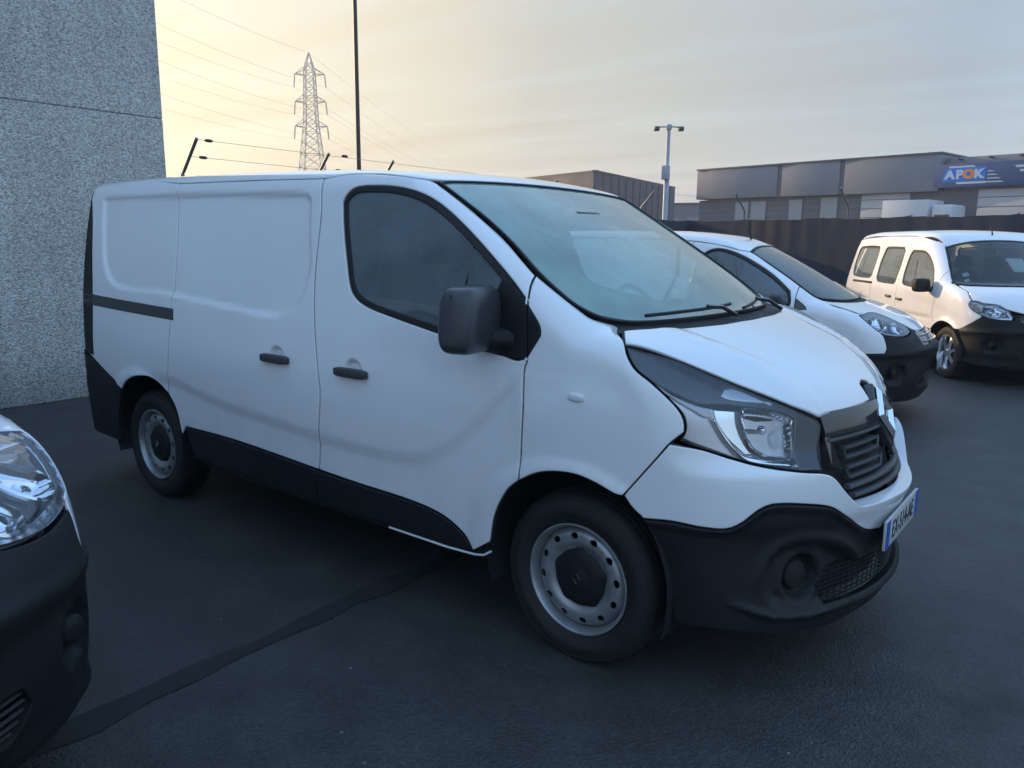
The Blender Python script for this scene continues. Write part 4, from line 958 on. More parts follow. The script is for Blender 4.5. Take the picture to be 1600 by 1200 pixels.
def small_car(name, B, wb, s):
    car = empty(name)
    ax, az, ar = 0., .315, s['arch']
    arc = lambda cx, a0, a1, n=12: [(cx + ar * math.cos(math.radians(a)), az + ar * math.sin(math.radians(a))) for a in np.linspace(a0, a1, n)]
    rz = lambda x: float(B.roof(np.array([x]))[0]) - s['drop']
    we = conv(B, 'top', 'side', s['ws'])                      # screen edge seen from the side
    lamp = s['lamp']; lt = s['lamp_top']; lb = s['lamp_bot']   # upper edge front-to-back cut, lower edge
    bon_top = s['bon'] + conv(B, 'nose', 'top', lt)
    be = conv(B, 'top', 'side', s['bon']) ; rear_l = conv(B, 'nose', 'side', s['lamp_rear'])
    xA, xB_, xC, xR = s['seams']
    flare = lambda q: sum(.014 * (1 - sstep((np.hypot(q[:, 0] - cx, q[:, 1] - az) - ar) / .06)) for cx in (0, -wb)) - .012 * np.exp(-((q[:, 1] - s['crease']) / .02) ** 2) * sstep((q[:, 0] + wb) / .5) * sstep((-.2 - q[:, 0]) / .3)
    k = [i for i, p in enumerate(we) if p[0] > xA][0]
    zA = we[k][1] + (we[k - 1][1] - we[k][1]) * (xA - we[k][0]) / (we[k - 1][0] - we[k][0])
    door = [(xB_, rz(xB_)), (xB_ + .25, rz(xB_ + .25)), (we[0][0] - .08, rz(we[0][0] - .08))] + we[:k] + [(xA, zA), (xA, .95), (xA - .03, .74)] + arc(0, 128, 178, 8) + [(-ar - .01, .30), (xB_, .30)]
    fd = panel('front_door', B, 'side', door, WHITE, car, [s['win'][0]], disp=flare, grid=.04, mirror=True, seal=True)
    rd = panel('sliding_door', B, 'side', [(xC, rz(xC)), (xB_, rz(xB_)), (xB_, .30), (xC + .1, .30), (xC + .1, .5), (xC, .75)], WHITE, car, [s['win'][1]] if len(s['win']) > 1 else [], disp=flare, grid=.05, mirror=True, seal=True)
    qr = panel('quarter_panel', B, 'side', [(xR, rz(xR) - .06), (xR + .1, rz(xR + .1) - .01), (xC, rz(xC)), (xC, .75), (xC + .1, .5), (xC + .1, .30), (-wb + ar, .30)] + arc(-wb, 2, 178, 16) + [(-wb - ar, .40), (xR - .05, .45), (xR - .06, 1.0)], WHITE, car, [s['win'][2]] if len(s['win']) > 2 else [], disp=flare, grid=.05, mirror=True, seal=True, corner=50)
    bt = s['bump_side']                                        # bumper edge from the lamp round to the arch (nose chart)
    bts = conv(B, 'nose', 'side', bt)
    fen = [(xA, .95), (xA, zA)] + we[k:] + be[1:] + conv(B, 'nose', 'side', lt[:1]) + rear_l + bts + arc(0, s['arch_a'], 128, 12) + [(xA - .03, .74)]
    fe = panel('fender', B, 'side', fen, WHITE, car, disp=flare, grid=.035, mirror=True, seal=True)
    for i, (wn, par) in enumerate(zip(s['win'], (fd, rd, qr))):
        ring = inset_poly(resample(wn, .02), .022)
        panel('window_seal', B, 'side', wn, RUBBER, par[0], [ring], off=-.005, grid=.06, mirror=True, both=par[1], inset=-.002, depth=.015)
        panel('side_window', B, 'side', inset_poly(resample(wn, .02), .008), GLASS_SIDE, par[0], off=-.011, grid=.08, mirror=True, both=par[1], roll=.001, depth=0)
    # roof, screen, bonnet
    e = conv(B, 'side', 'top', [(xR + .1, rz(xR + .1) - .01), (-2.2, rz(-2.2)), (xB_, rz(xB_)), (xB_ + .25, rz(xB_ + .25)), (we[0][0] - .08, rz(we[0][0] - .08))])
    tx = s['ws'][0][0]
    panel('roof', B, 'top', sym_top([(xR + .10, 0)] + e + [(tx - .012, s['ws'][0][1]), (tx + s['wst'] - .012, s['ws'][0][1] * .6), (tx + s['wst'] - .008, 0)]), WHITE, car, grid=.07)
    wsp = sym_top([(tx + s['wst'], 0), (tx + s['wst'] - .004, s['ws'][0][1] * .6)] + s['ws'] + s['ws_base'])
    ws = panel('windscreen', B, 'top', wsp, s['wsmat'], car, grid=.06, off=-.005, roll=.001, depth=0)
    panel('windscreen_seal', B, 'top', wsp, RUBBER, ws, [inset_poly(resample(wsp, .03), .016)], grid=.05, off=.001, depth=.01, inset=0, corner=60)
    panel('bonnet', B, 'top', sym_top([(s['ws_base'][-1][0] + .05, 0)] + [(p[0] + .045, p[1]) for p in s['ws_base'][::-1][1:]] + bon_top + s['bon_front']), WHITE, car, grid=.04, seal=True, corner=50)
    cow = [(s['ws_base'][-1][0] - .01, 0)] + [(p[0] - .01, p[1]) for p in s['ws_base'][::-1][1:]] + [s['ws'][-1]] + [(p[0] + .042, p[1]) for p in s['ws_base'][:-1]] + [(s['ws_base'][-1][0] + .048, 0)]
    panel('cowl', B, 'top', cow, BLACKP, car, grid=.05, off=-.012, mirror=True, inset=-.002)
    # bumper, unpainted black
    up = s['bump_top']
    outl = sym_nose(up + bt + [p for p in s['bump_arch']] + [(-.85, .22), (-.5, .20), (0, .20)]); outl = [(t, z) for z, t in outl]
    hole = [(-.52, .46), (0, .47), (.52, .46), (.56, .40), (.50, .31), (0, .30), (-.50, .31), (-.56, .40)]
    def bp(q):
        a = np.abs(q[:, 0]); z = q[:, 1]
        d = .016 * np.exp(-((z - s['ridge'] + .05 * (a - .4)) / .03) ** 2) - .014 * sstep((s['ridge'] - .03 - z) / .06) * (1 - sstep((a - .85) / .12)) + .02 * sstep((.30 - z) / .04)
        r = np.hypot((a - .82) * .8, z - .47); return d - .045 * (1 - sstep((r - .07) / .03))
    bu = panel('front_bumper', B, 'nose', outl, BLACKP, car, [hole], disp=bp, grid=.03, depth=.04)
    panel('intake_back', B, 'nose', [(-.6, .49), (.6, .49), (.6, .28), (-.6, .28)], RUBBER, bu, off=-.09, grid=.08, depth=0)
    for z in np.arange(.325, .46, .028):
        t = np.linspace(-.55, .55, 24); tube('intake_bar', skin(B, 'nose', np.stack([t, 0 * t + z], 1), -.035)[0], .007, GREYP, bu, n=5, flat=.6)
    gr = panel('grille', B, 'nose', s['grille'], GLOSSB, bu, off=.004, grid=.04)
    for z in s['bars']:
        t = np.linspace(-s['barw'], s['barw'], 24); tube('grille_bar', skin(B, 'nose', np.stack([t, 0 * t + z], 1), .010)[0], .011, CHROME, gr, n=6, flat=.6)
    for sd_ in (-1, 1):
        P = skin(B, 'nose', np.array([[sd_ * .82, .47]]), -.03)[0][0]
        blob('fog_lamp', tuple(P + [-.02, 0, 0]), (.05, .09, .09), BLACKP, bu, .9, 16, 8)
    x_ = float(B.gz(np.array([.5]))[0]) + .018
    pl = box('number_plate', (x_, 0, .535), (.01, .52, .11), PLATEW, bu, .003)
    for sd_ in (-1, 1): box('plate_band', (x_ + .006, sd_ * .238, .535), (.003, .042, .106), PLATEB, pl)
    # headlamps
    for k2 in (0, 1):
        fl = Matrix.Diagonal((1, -1, 1, 1))
        def sub(nm, o, mat, off, par=None, **kw):
            r = panel(nm, B, 'nose', o, mat, par if par is not None else car, off=off, **kw)
            if k2: r.data.transform(fl); r.data.flip_normals()
            return r
        la = sub('headlamp', lamp, SATIN, -.075, grid=.04, depth=0, corner=30)
        lo_ = inset_poly(resample(lamp, .02, 30), .004)
        P0 = skin(B, 'nose', lo_, -.001)[0]; P1 = skin(B, 'nose', lo_, -.08)[0]; n = len(P0); V = np.vstack([P0, P1]) * ([1, -1, 1] if k2 else [1, 1, 1])
        mesh('lamp_surround', V, [(i, (i + 1) % n, n + (i + 1) % n, n + i) for i in range(n)], SATIN, la, True)
        bz = inset_poly(resample(lamp, .02, 30), .035)
        sub('bezel', lamp, SMOKE if s.get('darklamp') else SATIN, -.022, la, holes=[bz], grid=.03, depth=.03, corner=30)
        for c, ru, rv in s['bowls']: bowl('reflector', B, la, c, ru, rv, .06, REFLECT, bool(k2))
        for c, ru, rv in s['bowls'][:1]:
            p = skin(B, 'nose', np.array([c]), -.05)[0][0] * ([1, -1, 1] if k2 else [1, 1, 1])
            lathe('bulb', [(0, .03), (.012, .028), (.016, .02), (.016, -.03)], CHROME, la, 16, 'x', tuple(p))
        sub('indicator', s['indicator'], principled('indicator_glaze', (.62, .56, .48), .25, metal=.5), -.018, la, grid=.03, depth=.01, step=.01)
        sub('lens', lamp, LENS, -.003, la, grid=.04, depth=0, roll=.001, corner=30)
    # mirrors, handles, wheels, wells, cabin
    for sd_, par in ((-1, fd[0]), (1, fd[1])):
        mx, mz, my = s['mirror']
        mi = blob('door_mirror', (mx, sd_ * my, mz), (.12, .21, .17), BLACKP, par, .5, 24, 14, rot=Matrix.Rotation(sd_ * math.radians(-12), 3, 'Z'))
        tube('mirror_arm', [(mx + .04, sd_ * (my - .22), mz - .06), (mx, sd_ * (my - .06), mz - .05)], .03, BLACKP, mi, n=8)
        for (hx, hz), pr in zip(s['handles'], (par, rd[0] if sd_ < 0 else rd[1])):
            P = skin(B, 'side', np.array([[hx, hz]]), .012)[0][0]; blob('door_handle', (P[0], sd_ * abs(P[1]), P[2]), (.15, .03, .032), GREYP, pr, .45, 20, 8)
        if s.get('rail'): 
            P = skin(B, 'side', np.array([(-2.75, s['rail']), (-2.1, s['rail'])]), .0)[0] * [1, -sd_, 1]; tube('slide_rail', P, .018, RUBBER, qr[0] if sd_ < 0 else qr[1], n=6)
        for wx in (0, -wb):
            if s['alloy']: make_alloy(car, wx, sd_ * .765, sd_)
            else: w = make_wheel_steel('wheel', car, wx, sd_ * .755, sd_); w.scale = (.95, .95, .95); w.location.z = .336 * .95 - .004
            t = np.linspace(math.radians(-10), math.radians(190), 24); V = []
            for a in t:
                for yy, rr in ((.90, ar - .004), (.56, ar), (.54, .25)): V.append((wx + rr * math.cos(a), sd_ * yy, az + rr * math.sin(a)))
            mesh('arch_liner', V, [(i * 3 + q, (i + 1) * 3 + q, (i + 1) * 3 + q + 1, i * 3 + q + 1) for i in range(23) for q in range(2)], RUBBER, car, True)
    box('floor_pan', (-wb / 2, 0, .34), (wb + 1.1, 1.05, .14), RUBBER, car, .02); box('floor_pan', (-wb / 2, 0, .35), (wb - 2 * ar - .1, 1.68, .12), RUBBER, car, .02)
    panel('tailgate', B, 'tail', [(-.72, .55), (.72, .55), (.74, 1.0), (.60, 1.5), (.55, s['tail']), (-.55, s['tail']), (-.60, 1.5), (-.74, 1.0)], WHITE, car, grid=.1)
    panel('rear_bumper', B, 'tail', [(-.8, .25), (.8, .25), (.8, .53), (-.8, .53)], BLACKP, car, off=.02, grid=.1)
    make_seat(car, -.95, -.38, w=.46); make_seat(car, -.95, .38, w=.46)
    for st in [c for c in car.children if c.name.startswith('seat')]: st.location.z = -.22
    if len(s['win']) > 2:
        for yy in (-.40, .05, .46): q = make_seat(car, -1.85, yy, w=.42); q.location.z = -.22
    else: box('bulkhead', (-1.42, 0, .95), (.03, 1.40, 1.15), BULK, car, .01, taper=(1, .85))
    ds = blob('dashboard', (s['dash'], 0, .90), (.60, 1.46, .26), CABIN, car, .4, 28, 12)
    steering_wheel(car, (s['dash'] - .34, .36, 1.0), 30, .18)
    P = skin(B, 'top', np.array([[tx + s['wst'] - .16, 0.]]), 0)[0][0]
    tube('aerial', [tuple(P), tuple(P + [-.02, 0, .05]), tuple(P + [-.09, 0, .17])], [.012, .006, .004], RUBBER, car, n=6)
    return car, ws

def make_partner(big_lamp=False):
    B = SMALLVAN
    lamp_top = [(-1.0, .992), (-.86, .985), (-.72, .948), (-.60, .90)]
    lamp_bot = [(-.555, .862), (-.56, .83), (-.63, .808), (-.78, .797), (-.90, .806), (-.97, .822)]
    rear = [(-1.03, .862), (-1.10, .92), (-1.16, .975)]
    if big_lamp:               # this one's lamps reach further up and round the wing
        lamp_top = [(-1.20, 1.012), (-1.05, 1.012), (-.86, .992), (-.72, .948), (-.60, .90)]
        lamp_bot = [(-.555, .862), (-.56, .83), (-.63, .808), (-.78, .797), (-.90, .806), (-.99, .818)]
        rear = [(-1.08, .845), (-1.17, .90), (-1.25, .96), (-1.27, .99)]
    s = dict(arch=.365, drop=.085, ws=[(-.69, -.575), (-.50, -.615), (-.30, -.655), (-.148, -.69), (-.05, -.695)], wst=-.01,
             ws_base=[(.02, -.63), (.14, -.42), (.20, -.2), (.215, 0)],
             bon=[(-.005, -.69), (.10, -.715), (.17, -.735)] if big_lamp else [(-.005, -.69), (.10, -.715), (.24, -.735), (.33, -.735)], lamp=lamp_top + lamp_bot + rear, lamp_top=lamp_top, lamp_bot=lamp_bot, lamp_rear=rear[::-1] + [(-.985, .83)],
             bon_front=[(.775, -.32), (.82, -.12), (.825, 0)], seams=(-.20, -1.22, -2.15, -3.28), crease=.72,
             bump_side=[(-.96, .80), (-.935, .70), (-.95, .655), (-1.08, .648), (-1.19, .645)], arch_a=66, bump_arch=[(-1.16, .55), (-1.13, .40), (-1.12, .25)],
             bump_top=[(0, .835), (-.30, .835), (-.54, .855), (-.545, .825), (-.63, .80), (-.78, .79), (-.90, .798)],
             ridge=.67, grille=[(-.50, .82), (0, .815), (.50, .82), (.46, .70), (0, .685), (-.46, .70)], bars=(.785, .735), barw=.44,
             bowls=[((-.96, .905), .085, .058), ((-.72, .872), .075, .05)], indicator=[(-1.14, .965), (-1.0, .988), (-.86, .972), (-.96, .962), (-1.06, .95)],
             mirror=(-.36, 1.04, .95), handles=[(-1.05, .86), (-1.42, .86)], alloy=False, tail=1.58, dash=.0, darklamp=False,
             win=[[(-1.14, 1.46), (-1.02, 1.53), (-.90, 1.53), (-.737, 1.477), (-.545, 1.378), (-.336, 1.242), (-.10, 1.06), (-.085, 1.02), (-.241, 1.0), (-.55, 1.0), (-.9, 1.02), (-1.12, 1.06), (-1.16, 1.12), (-1.17, 1.35)][:5] + [(-.40, 1.285), (-.255, 1.165), (-.235, 1.06), (-.26, 1.005), (-.55, 1.0), (-.9, 1.02), (-1.12, 1.05), (-1.165, 1.12), (-1.17, 1.35)]],
             wsmat=glass('small_van_windscreen', (.55, .65, .64), film=.12, film_col=(.45, .6, .58)))
    car, ws = small_car('small_van', B, 2.728, s)
    # black quarter-light corner ahead of the door glass
    for fe in [c for c in car.children if c.name.startswith('fender')]:
        pass
    panel('corner_glass', B, 'side', [(-.195, 1.105), (-.10, 1.035), (-.085, 1.005), (-.195, .995)], GLOSSB, car, off=.003, grid=.04, mirror=True, inset=.001)
    return car

def make_ludo():
    B = LUDO
    lamp_top = [(-1.154, .965), (-1.08, .955), (-.997, .935), (-.846, .925), (-.716, .875)]
    lamp_bot = [(-.645, .80), (-.654, .765), (-.813, .766), (-.974, .797)]
    rear = [(-1.125, .866), (-1.175, .92)]
    s = dict(arch=.37, drop=.085, ws=[(-.62, -.655), (-.45, -.70), (-.306, -.742), (-.12, -.79), (-.02, -.80)], wst=.0,
             ws_base=[(.06, -.70), (.15, -.45), (.19, -.2), (.20, 0)],
             bon=[(.03, -.80), (.14, -.81), (.25, -.80)], lamp=lamp_top + lamp_bot + rear, lamp_top=lamp_top, lamp_bot=lamp_bot, lamp_rear=rear[::-1] + [(-.985, .80)],
             bon_front=[(.73, -.35), (.775, -.15), (.78, 0)], seams=(-.28, -1.30, -2.09, -3.08), crease=.70,
             bump_side=[(-.986, .778), (-1.092, .703), (-1.253, .62)], arch_a=55, bump_arch=[(-1.22, .50), (-1.16, .38), (-1.14, .25)],
             bump_top=[(0, .80), (-.30, .80), (-.60, .80), (-.64, .758), (-.813, .757), (-.96, .785)],
             ridge=.64, grille=[(-.58, .79), (0, .79), (.58, .79), (.55, .73), (0, .72), (-.55, .73)], bars=(.785,), barw=.56,
             bowls=[((-.83, .845), .095, .056), ((-1.04, .885), .06, .05)], indicator=[(-1.14, .925), (-1.10, .945), (-1.0, .92), (-.985, .83), (-1.09, .87)],
             mirror=(-.42, 1.09, 1.02), handles=[(-1.18, .866), (-1.50, .885)], alloy=True, tail=1.64, dash=-.08, rail=1.037,
             win=[[(-1.19, 1.515), (-.881, 1.505), (-.70, 1.44), (-.52, 1.31), (-.42, 1.172), (-.38, 1.06), (-.42, 1.03), (-.706, 1.035), (-1.12, 1.055), (-1.20, 1.08), (-1.235, 1.228), (-1.235, 1.45)],
                  [(-2.0, 1.52), (-1.95, 1.55), (-1.46, 1.55), (-1.40, 1.50), (-1.38, 1.30), (-1.39, 1.08), (-1.43, 1.05), (-1.93, 1.065), (-2.0, 1.12), (-2.03, 1.322)],
                  [(-2.92, 1.50), (-2.85, 1.545), (-2.23, 1.555), (-2.18, 1.50), (-2.16, 1.3), (-2.16, 1.14), (-2.22, 1.10), (-2.80, 1.11), (-2.88, 1.16), (-2.93, 1.295)]],
             wsmat=glass('clear_windscreen', (.55, .62, .62), film=.04))
    car, ws = small_car('passenger_van', B, 2.697, s)
    # price sheet on the dash and small sticker in the corner
    def card(nm, c, w, h, mat):
        q = np.array([(c[0] - h / 2, c[1] - w / 2), (c[0] - h / 2, c[1] + w / 2), (c[0] + h / 2, c[1] + w / 2), (c[0] + h / 2, c[1] - w / 2)])
        P = skin(B, 'top', q, -.012)[0]; N_ = skin(B, 'top', q, -.0125)[0]
        mesh(nm, np.vstack([P, N_]), [(0, 1, 2, 3), (7, 6, 5, 4)], mat, ws, False)
    PAP = principled('paper', (.80, .82, .80), .8)
    card('paper_sheet', (-.20, .02), .21, .22, PAP); card('sticker', (-.17, -.62), .07, .055, PAP); card('sticker', (-.09, -.64), .06, .04, PAP)
    return car
# ---------------------------------------------------------------- the yard and what stands round it
def node_mat(name):
    m = bpy.data.materials.new(name); m.use_nodes = True; MAT[name] = m
    return m, m.node_tree.nodes, m.node_tree.links, m.node_tree.nodes['Principled BSDF']

def asphalt_material():
    m, n, L, b = node_mat('asphalt')
    tc = n.new('ShaderNodeTexCoord')
    def noise(sc, det=4, rough=.6):
        z = n.new('ShaderNodeTexNoise'); z.inputs['Scale'].default_value = sc; z.inputs['Detail'].default_value = det; z.inputs['Roughness'].default_value = rough; L.new(tc.outputs['Object'], z.inputs['Vector']); return z
    big, mid, fine = noise(.35), noise(3.5), noise(70, 3)
    vor = n.new('ShaderNodeTexVoronoi'); vor.inputs['Scale'].default_value = 110; L.new(tc.outputs['Object'], vor.inputs['Vector'])
    r1 = n.new('ShaderNodeValToRGB'); r1.color_ramp.elements[0].position = .3; r1.color_ramp.elements[0].color = (.026, .026, .027, 1); r1.color_ramp.elements[1].position = .72; r1.color_ramp.elements[1].color = (.046, .045, .043, 1)
    L.new(big.outputs['Fac'], r1.inputs[0])
    mx = n.new('ShaderNodeMix'); mx.data_type = 'RGBA'; mx.blend_type = 'MULTIPLY'; mx.inputs[0].default_value = 1
    r2 = n.new('ShaderNodeMapRange'); r2.inputs[1].default_value = .3; r2.inputs[2].default_value = .7; r2.inputs[3].default_value = .72; r2.inputs[4].default_value = 1.25; L.new(mid.outputs['Fac'], r2.inputs[0])
    L.new(r1.outputs[0], mx.inputs[6]); L.new(r2.outputs[0], mx.inputs[7])
    # stone chips of the wearing course
    r3 = n.new('ShaderNodeMapRange'); r3.inputs[3].default_value = .62; r3.inputs[4].default_value = 1.42; L.new(vor.outputs['Color'], r3.inputs[0])
    mx2 = n.new('ShaderNodeMix'); mx2.data_type = 'RGBA'; mx2.blend_type = 'MULTIPLY'; mx2.inputs[0].default_value = 1
    L.new(mx.outputs[2], mx2.inputs[6]); L.new(r3.outputs[0], mx2.inputs[7])
    oil = noise(1.1, 5, .7); r4 = n.new('ShaderNodeMapRange'); r4.interpolation_type = 'SMOOTHSTEP'; r4.inputs[1].default_value = .58; r4.inputs[2].default_value = .70; r4.inputs[3].default_value = 1.; r4.inputs[4].default_value = .50; L.new(oil.outputs['Fac'], r4.inputs[0])
    mx4 = n.new('ShaderNodeMix'); mx4.data_type = 'RGBA'; mx4.blend_type = 'MULTIPLY'; mx4.inputs[0].default_value = 1; L.new(mx2.outputs[2], mx4.inputs[6]); L.new(r4.outputs[0], mx4.inputs[7]); L.new(mx4.outputs[2], b.inputs['Base Color'])
    b.inputs['Roughness'].default_value = .62; b.inputs['Specular IOR Level'].default_value = .5
    bp = n.new('ShaderNodeBump'); bp.inputs['Strength'].default_value = .55; bp.inputs['Distance'].default_value = .006
    ad = n.new('ShaderNodeMath'); ad.operation = 'ADD'; L.new(vor.outputs['Distance'], ad.inputs[0]); L.new(fine.outputs['Fac'], ad.inputs[1]); L.new(ad.outputs[0], bp.inputs['Height']); L.new(bp.outputs[0], b.inputs['Normal'])
    return m

def aggregate_material():
    """exposed pebble concrete"""
    m, n, L, b = node_mat('exposed_aggregate')
    tc = n.new('ShaderNodeTexCoord')
    v = n.new('ShaderNodeTexVoronoi'); v.inputs['Scale'].default_value = 64; v.inputs['Randomness'].default_value = 1; L.new(tc.outputs['Object'], v.inputs['Vector'])
    nz = n.new('ShaderNodeTexNoise'); nz.inputs['Scale'].default_value = 30; nz.inputs['Detail'].default_value = 5; nz.inputs['Roughness'].default_value = .7; L.new(tc.outputs['Object'], nz.inputs['Vector'])
    big = n.new('ShaderNodeTexNoise'); big.inputs['Scale'].default_value = .8; big.inputs['Detail'].default_value = 4; L.new(tc.outputs['Object'], big.inputs['Vector'])
    bw = n.new('ShaderNodeSeparateColor'); L.new(v.outputs['Color'], bw.inputs[0])
    ad = n.new('ShaderNodeMath'); ad.operation = 'MULTIPLY_ADD'; ad.inputs[1].default_value = .45; L.new(bw.outputs[0], ad.inputs[0])
    sc = n.new('ShaderNodeMapRange'); sc.inputs[1].default_value = .25; sc.inputs[2].default_value = .75; sc.inputs[3].default_value = 0; sc.inputs[4].default_value = .55; L.new(nz.outputs['Fac'], sc.inputs[0]); L.new(sc.outputs[0], ad.inputs[2])
    rp = n.new('ShaderNodeValToRGB'); e = rp.color_ramp.elements; e[0].position = .12; e[0].color = (.25, .25, .245, 1); e[1].position = .9; e[1].color = (.74, .72, .67, 1)
    q = e.new(.42); q.color = (.43, .425, .40, 1); q = e.new(.62); q.color = (.58, .57, .53, 1)
    L.new(ad.outputs[0], rp.inputs[0])
    r2 = n.new('ShaderNodeMapRange'); r2.inputs[1].default_value = .3; r2.inputs[2].default_value = .7; r2.inputs[3].default_value = .86; r2.inputs[4].default_value = 1.1; L.new(big.outputs['Fac'], r2.inputs[0])
    mx = n.new('ShaderNodeMix'); mx.data_type = 'RGBA'; mx.blend_type = 'MULTIPLY'; mx.inputs[0].default_value = 1; L.new(rp.outputs[0], mx.inputs[6]); L.new(r2.outputs[0], mx.inputs[7])
    # rain streaks down the face and splash dirt along its foot
    sm = n.new('ShaderNodeMapping'); sm.inputs['Scale'].default_value = (1, 2.6, .10); L.new(tc.outputs['Object'], sm.inputs[0])
    st = n.new('ShaderNodeTexNoise'); st.inputs['Scale'].default_value = 1.6; st.inputs['Detail'].default_value = 6; L.new(sm.outputs[0], st.inputs['Vector'])
    sr = n.new('ShaderNodeMapRange'); sr.inputs[1].default_value = .35; sr.inputs[2].default_value = .62; sr.inputs[3].default_value = .90; sr.inputs[4].default_value = 1.04; L.new(st.outputs['Fac'], sr.inputs[0])
    sx = n.new('ShaderNodeSeparateXYZ'); L.new(tc.outputs['Object'], sx.inputs[0])
    ft = n.new('ShaderNodeMapRange'); ft.interpolation_type = 'SMOOTHSTEP'; ft.inputs[1].default_value = .0; ft.inputs[2].default_value = .55; ft.inputs[3].default_value = .62; ft.inputs[4].default_value = 1.; L.new(sx.outputs['Z'], ft.inputs[0])
    pm = n.new('ShaderNodeMath'); pm.operation = 'MULTIPLY'; L.new(sr.outputs[0], pm.inputs[0]); L.new(ft.outputs[0], pm.inputs[1])
    m3 = n.new('ShaderNodeMix'); m3.data_type = 'RGBA'; m3.blend_type = 'MULTIPLY'; m3.inputs[0].default_value = 1; L.new(mx.outputs[2], m3.inputs[6]); L.new(pm.outputs[0], m3.inputs[7])
    L.new(m3.outputs[2], b.inputs['Base Color']); b.inputs['Roughness'].default_value = .85
    bp = n.new('ShaderNodeBump'); bp.inputs['Strength'].default_value = .7; bp.inputs['Distance'].default_value = .012; L.new(v.outputs['Distance'], bp.inputs['Height']); bp.invert = True; L.new(bp.outputs[0], b.inputs['Normal'])
    return m

def build_ground():
    g = mesh('ground', [(-525, -345, 0), (405, -345, 0), (405, 645, 0), (-525, 645, 0)], [(0, 1, 2, 3)], asphalt_material(), None, False); g['kind'] = 'structure'
    # hot-tar joint between two paving strips, edges wandering
    V = []; ys = np.arange(-9, 13, .06)
    for i, y in enumerate(ys):
        w = .05 + .012 * math.sin(y * 5.1) + .008 * math.sin(y * 13.7 + 1); c = -1.035 + .012 * math.sin(y * 1.3) + .006 * math.sin(y * 7.7)
        V += [(c - w, y, .004), (c + w + .006 * math.sin(y * 19), y, .004)]
    t = mesh('tar_joint', V, [(2 * i, 2 * i + 1, 2 * i + 3, 2 * i + 2) for i in range(len(ys) - 1)], principled('tar', (.016, .016, .018), .8, bump=(60, .4, .004), vary=(8, .3)), g, True)
    # loose grit and crumbs of litter
    V = []; Fc = []; r = random.Random(3)
    for k in range(60):
        x, y = r.uniform(-2.5, 1.4), r.uniform(-2.9, -.9)
        if k > 40: x, y = r.uniform(0.8, 3.5), r.uniform(-1.5, 6)
        sz = r.uniform(.0025, .006); b = len(V); a = r.uniform(0, 6)
        for q in range(4): V.append((x + sz * math.cos(a + q * 1.57) * r.uniform(.7, 1.5), y + sz * math.sin(a + q * 1.57) * r.uniform(.7, 1.3), .001))
        V.append((x, y, sz * r.uniform(.5, 1.1)))
        Fc += [(b + q, b + (q + 1) % 4, b + 4) for q in range(4)]
    o = mesh('grit', V, Fc, principled('grit', (.24, .23, .21), .8), None, False); o['kind'] = 'stuff'

def build_wall():
    AG = aggregate_material()
    w = empty('concrete_building', (-6.6, 1.23, 0)); tag(w, 'tall warehouse of speckled exposed pebble concrete panels behind the white van', 'building')
    core = mesh('wall_core', [(-.010, -34, 0), (-.010, -.010, 0), (-.010, -.010, 10.9), (-.010, -34, 10.9), (-14, -34, 0), (-14, -.010, 0), (-14, -.010, 10.9), (-14, -34, 10.9)], [(0, 1, 2, 3), (1, 5, 6, 2), (3, 2, 6, 7), (5, 4, 7, 6), (4, 0, 3, 7)], principled('joint_mortar', (.20, .20, .20), .9), w, False)
    y = 0.
    for c in range(6):
        for k, (z0, z1) in enumerate(((0, 2.793), (2.80, 5.593), (5.60, 8.393), (8.40, 11.0))):
            p = box('wall_panel', (-.06, y - 2.79, (z0 + z1) / 2), (.12, 5.57, z1 - z0), AG, w, .008, seg=1)
        y -= 5.6
    for c in range(2):
        for k, (z0, z1) in enumerate(((0, 2.793), (2.80, 5.593), (5.60, 8.393), (8.40, 11.0))):
            box('wall_panel', (-.13 - 3.4 - c * 6.81, -.06, (z0 + z1) / 2), (6.78, .12, z1 - z0), AG, w, .008, seg=1)
    return w

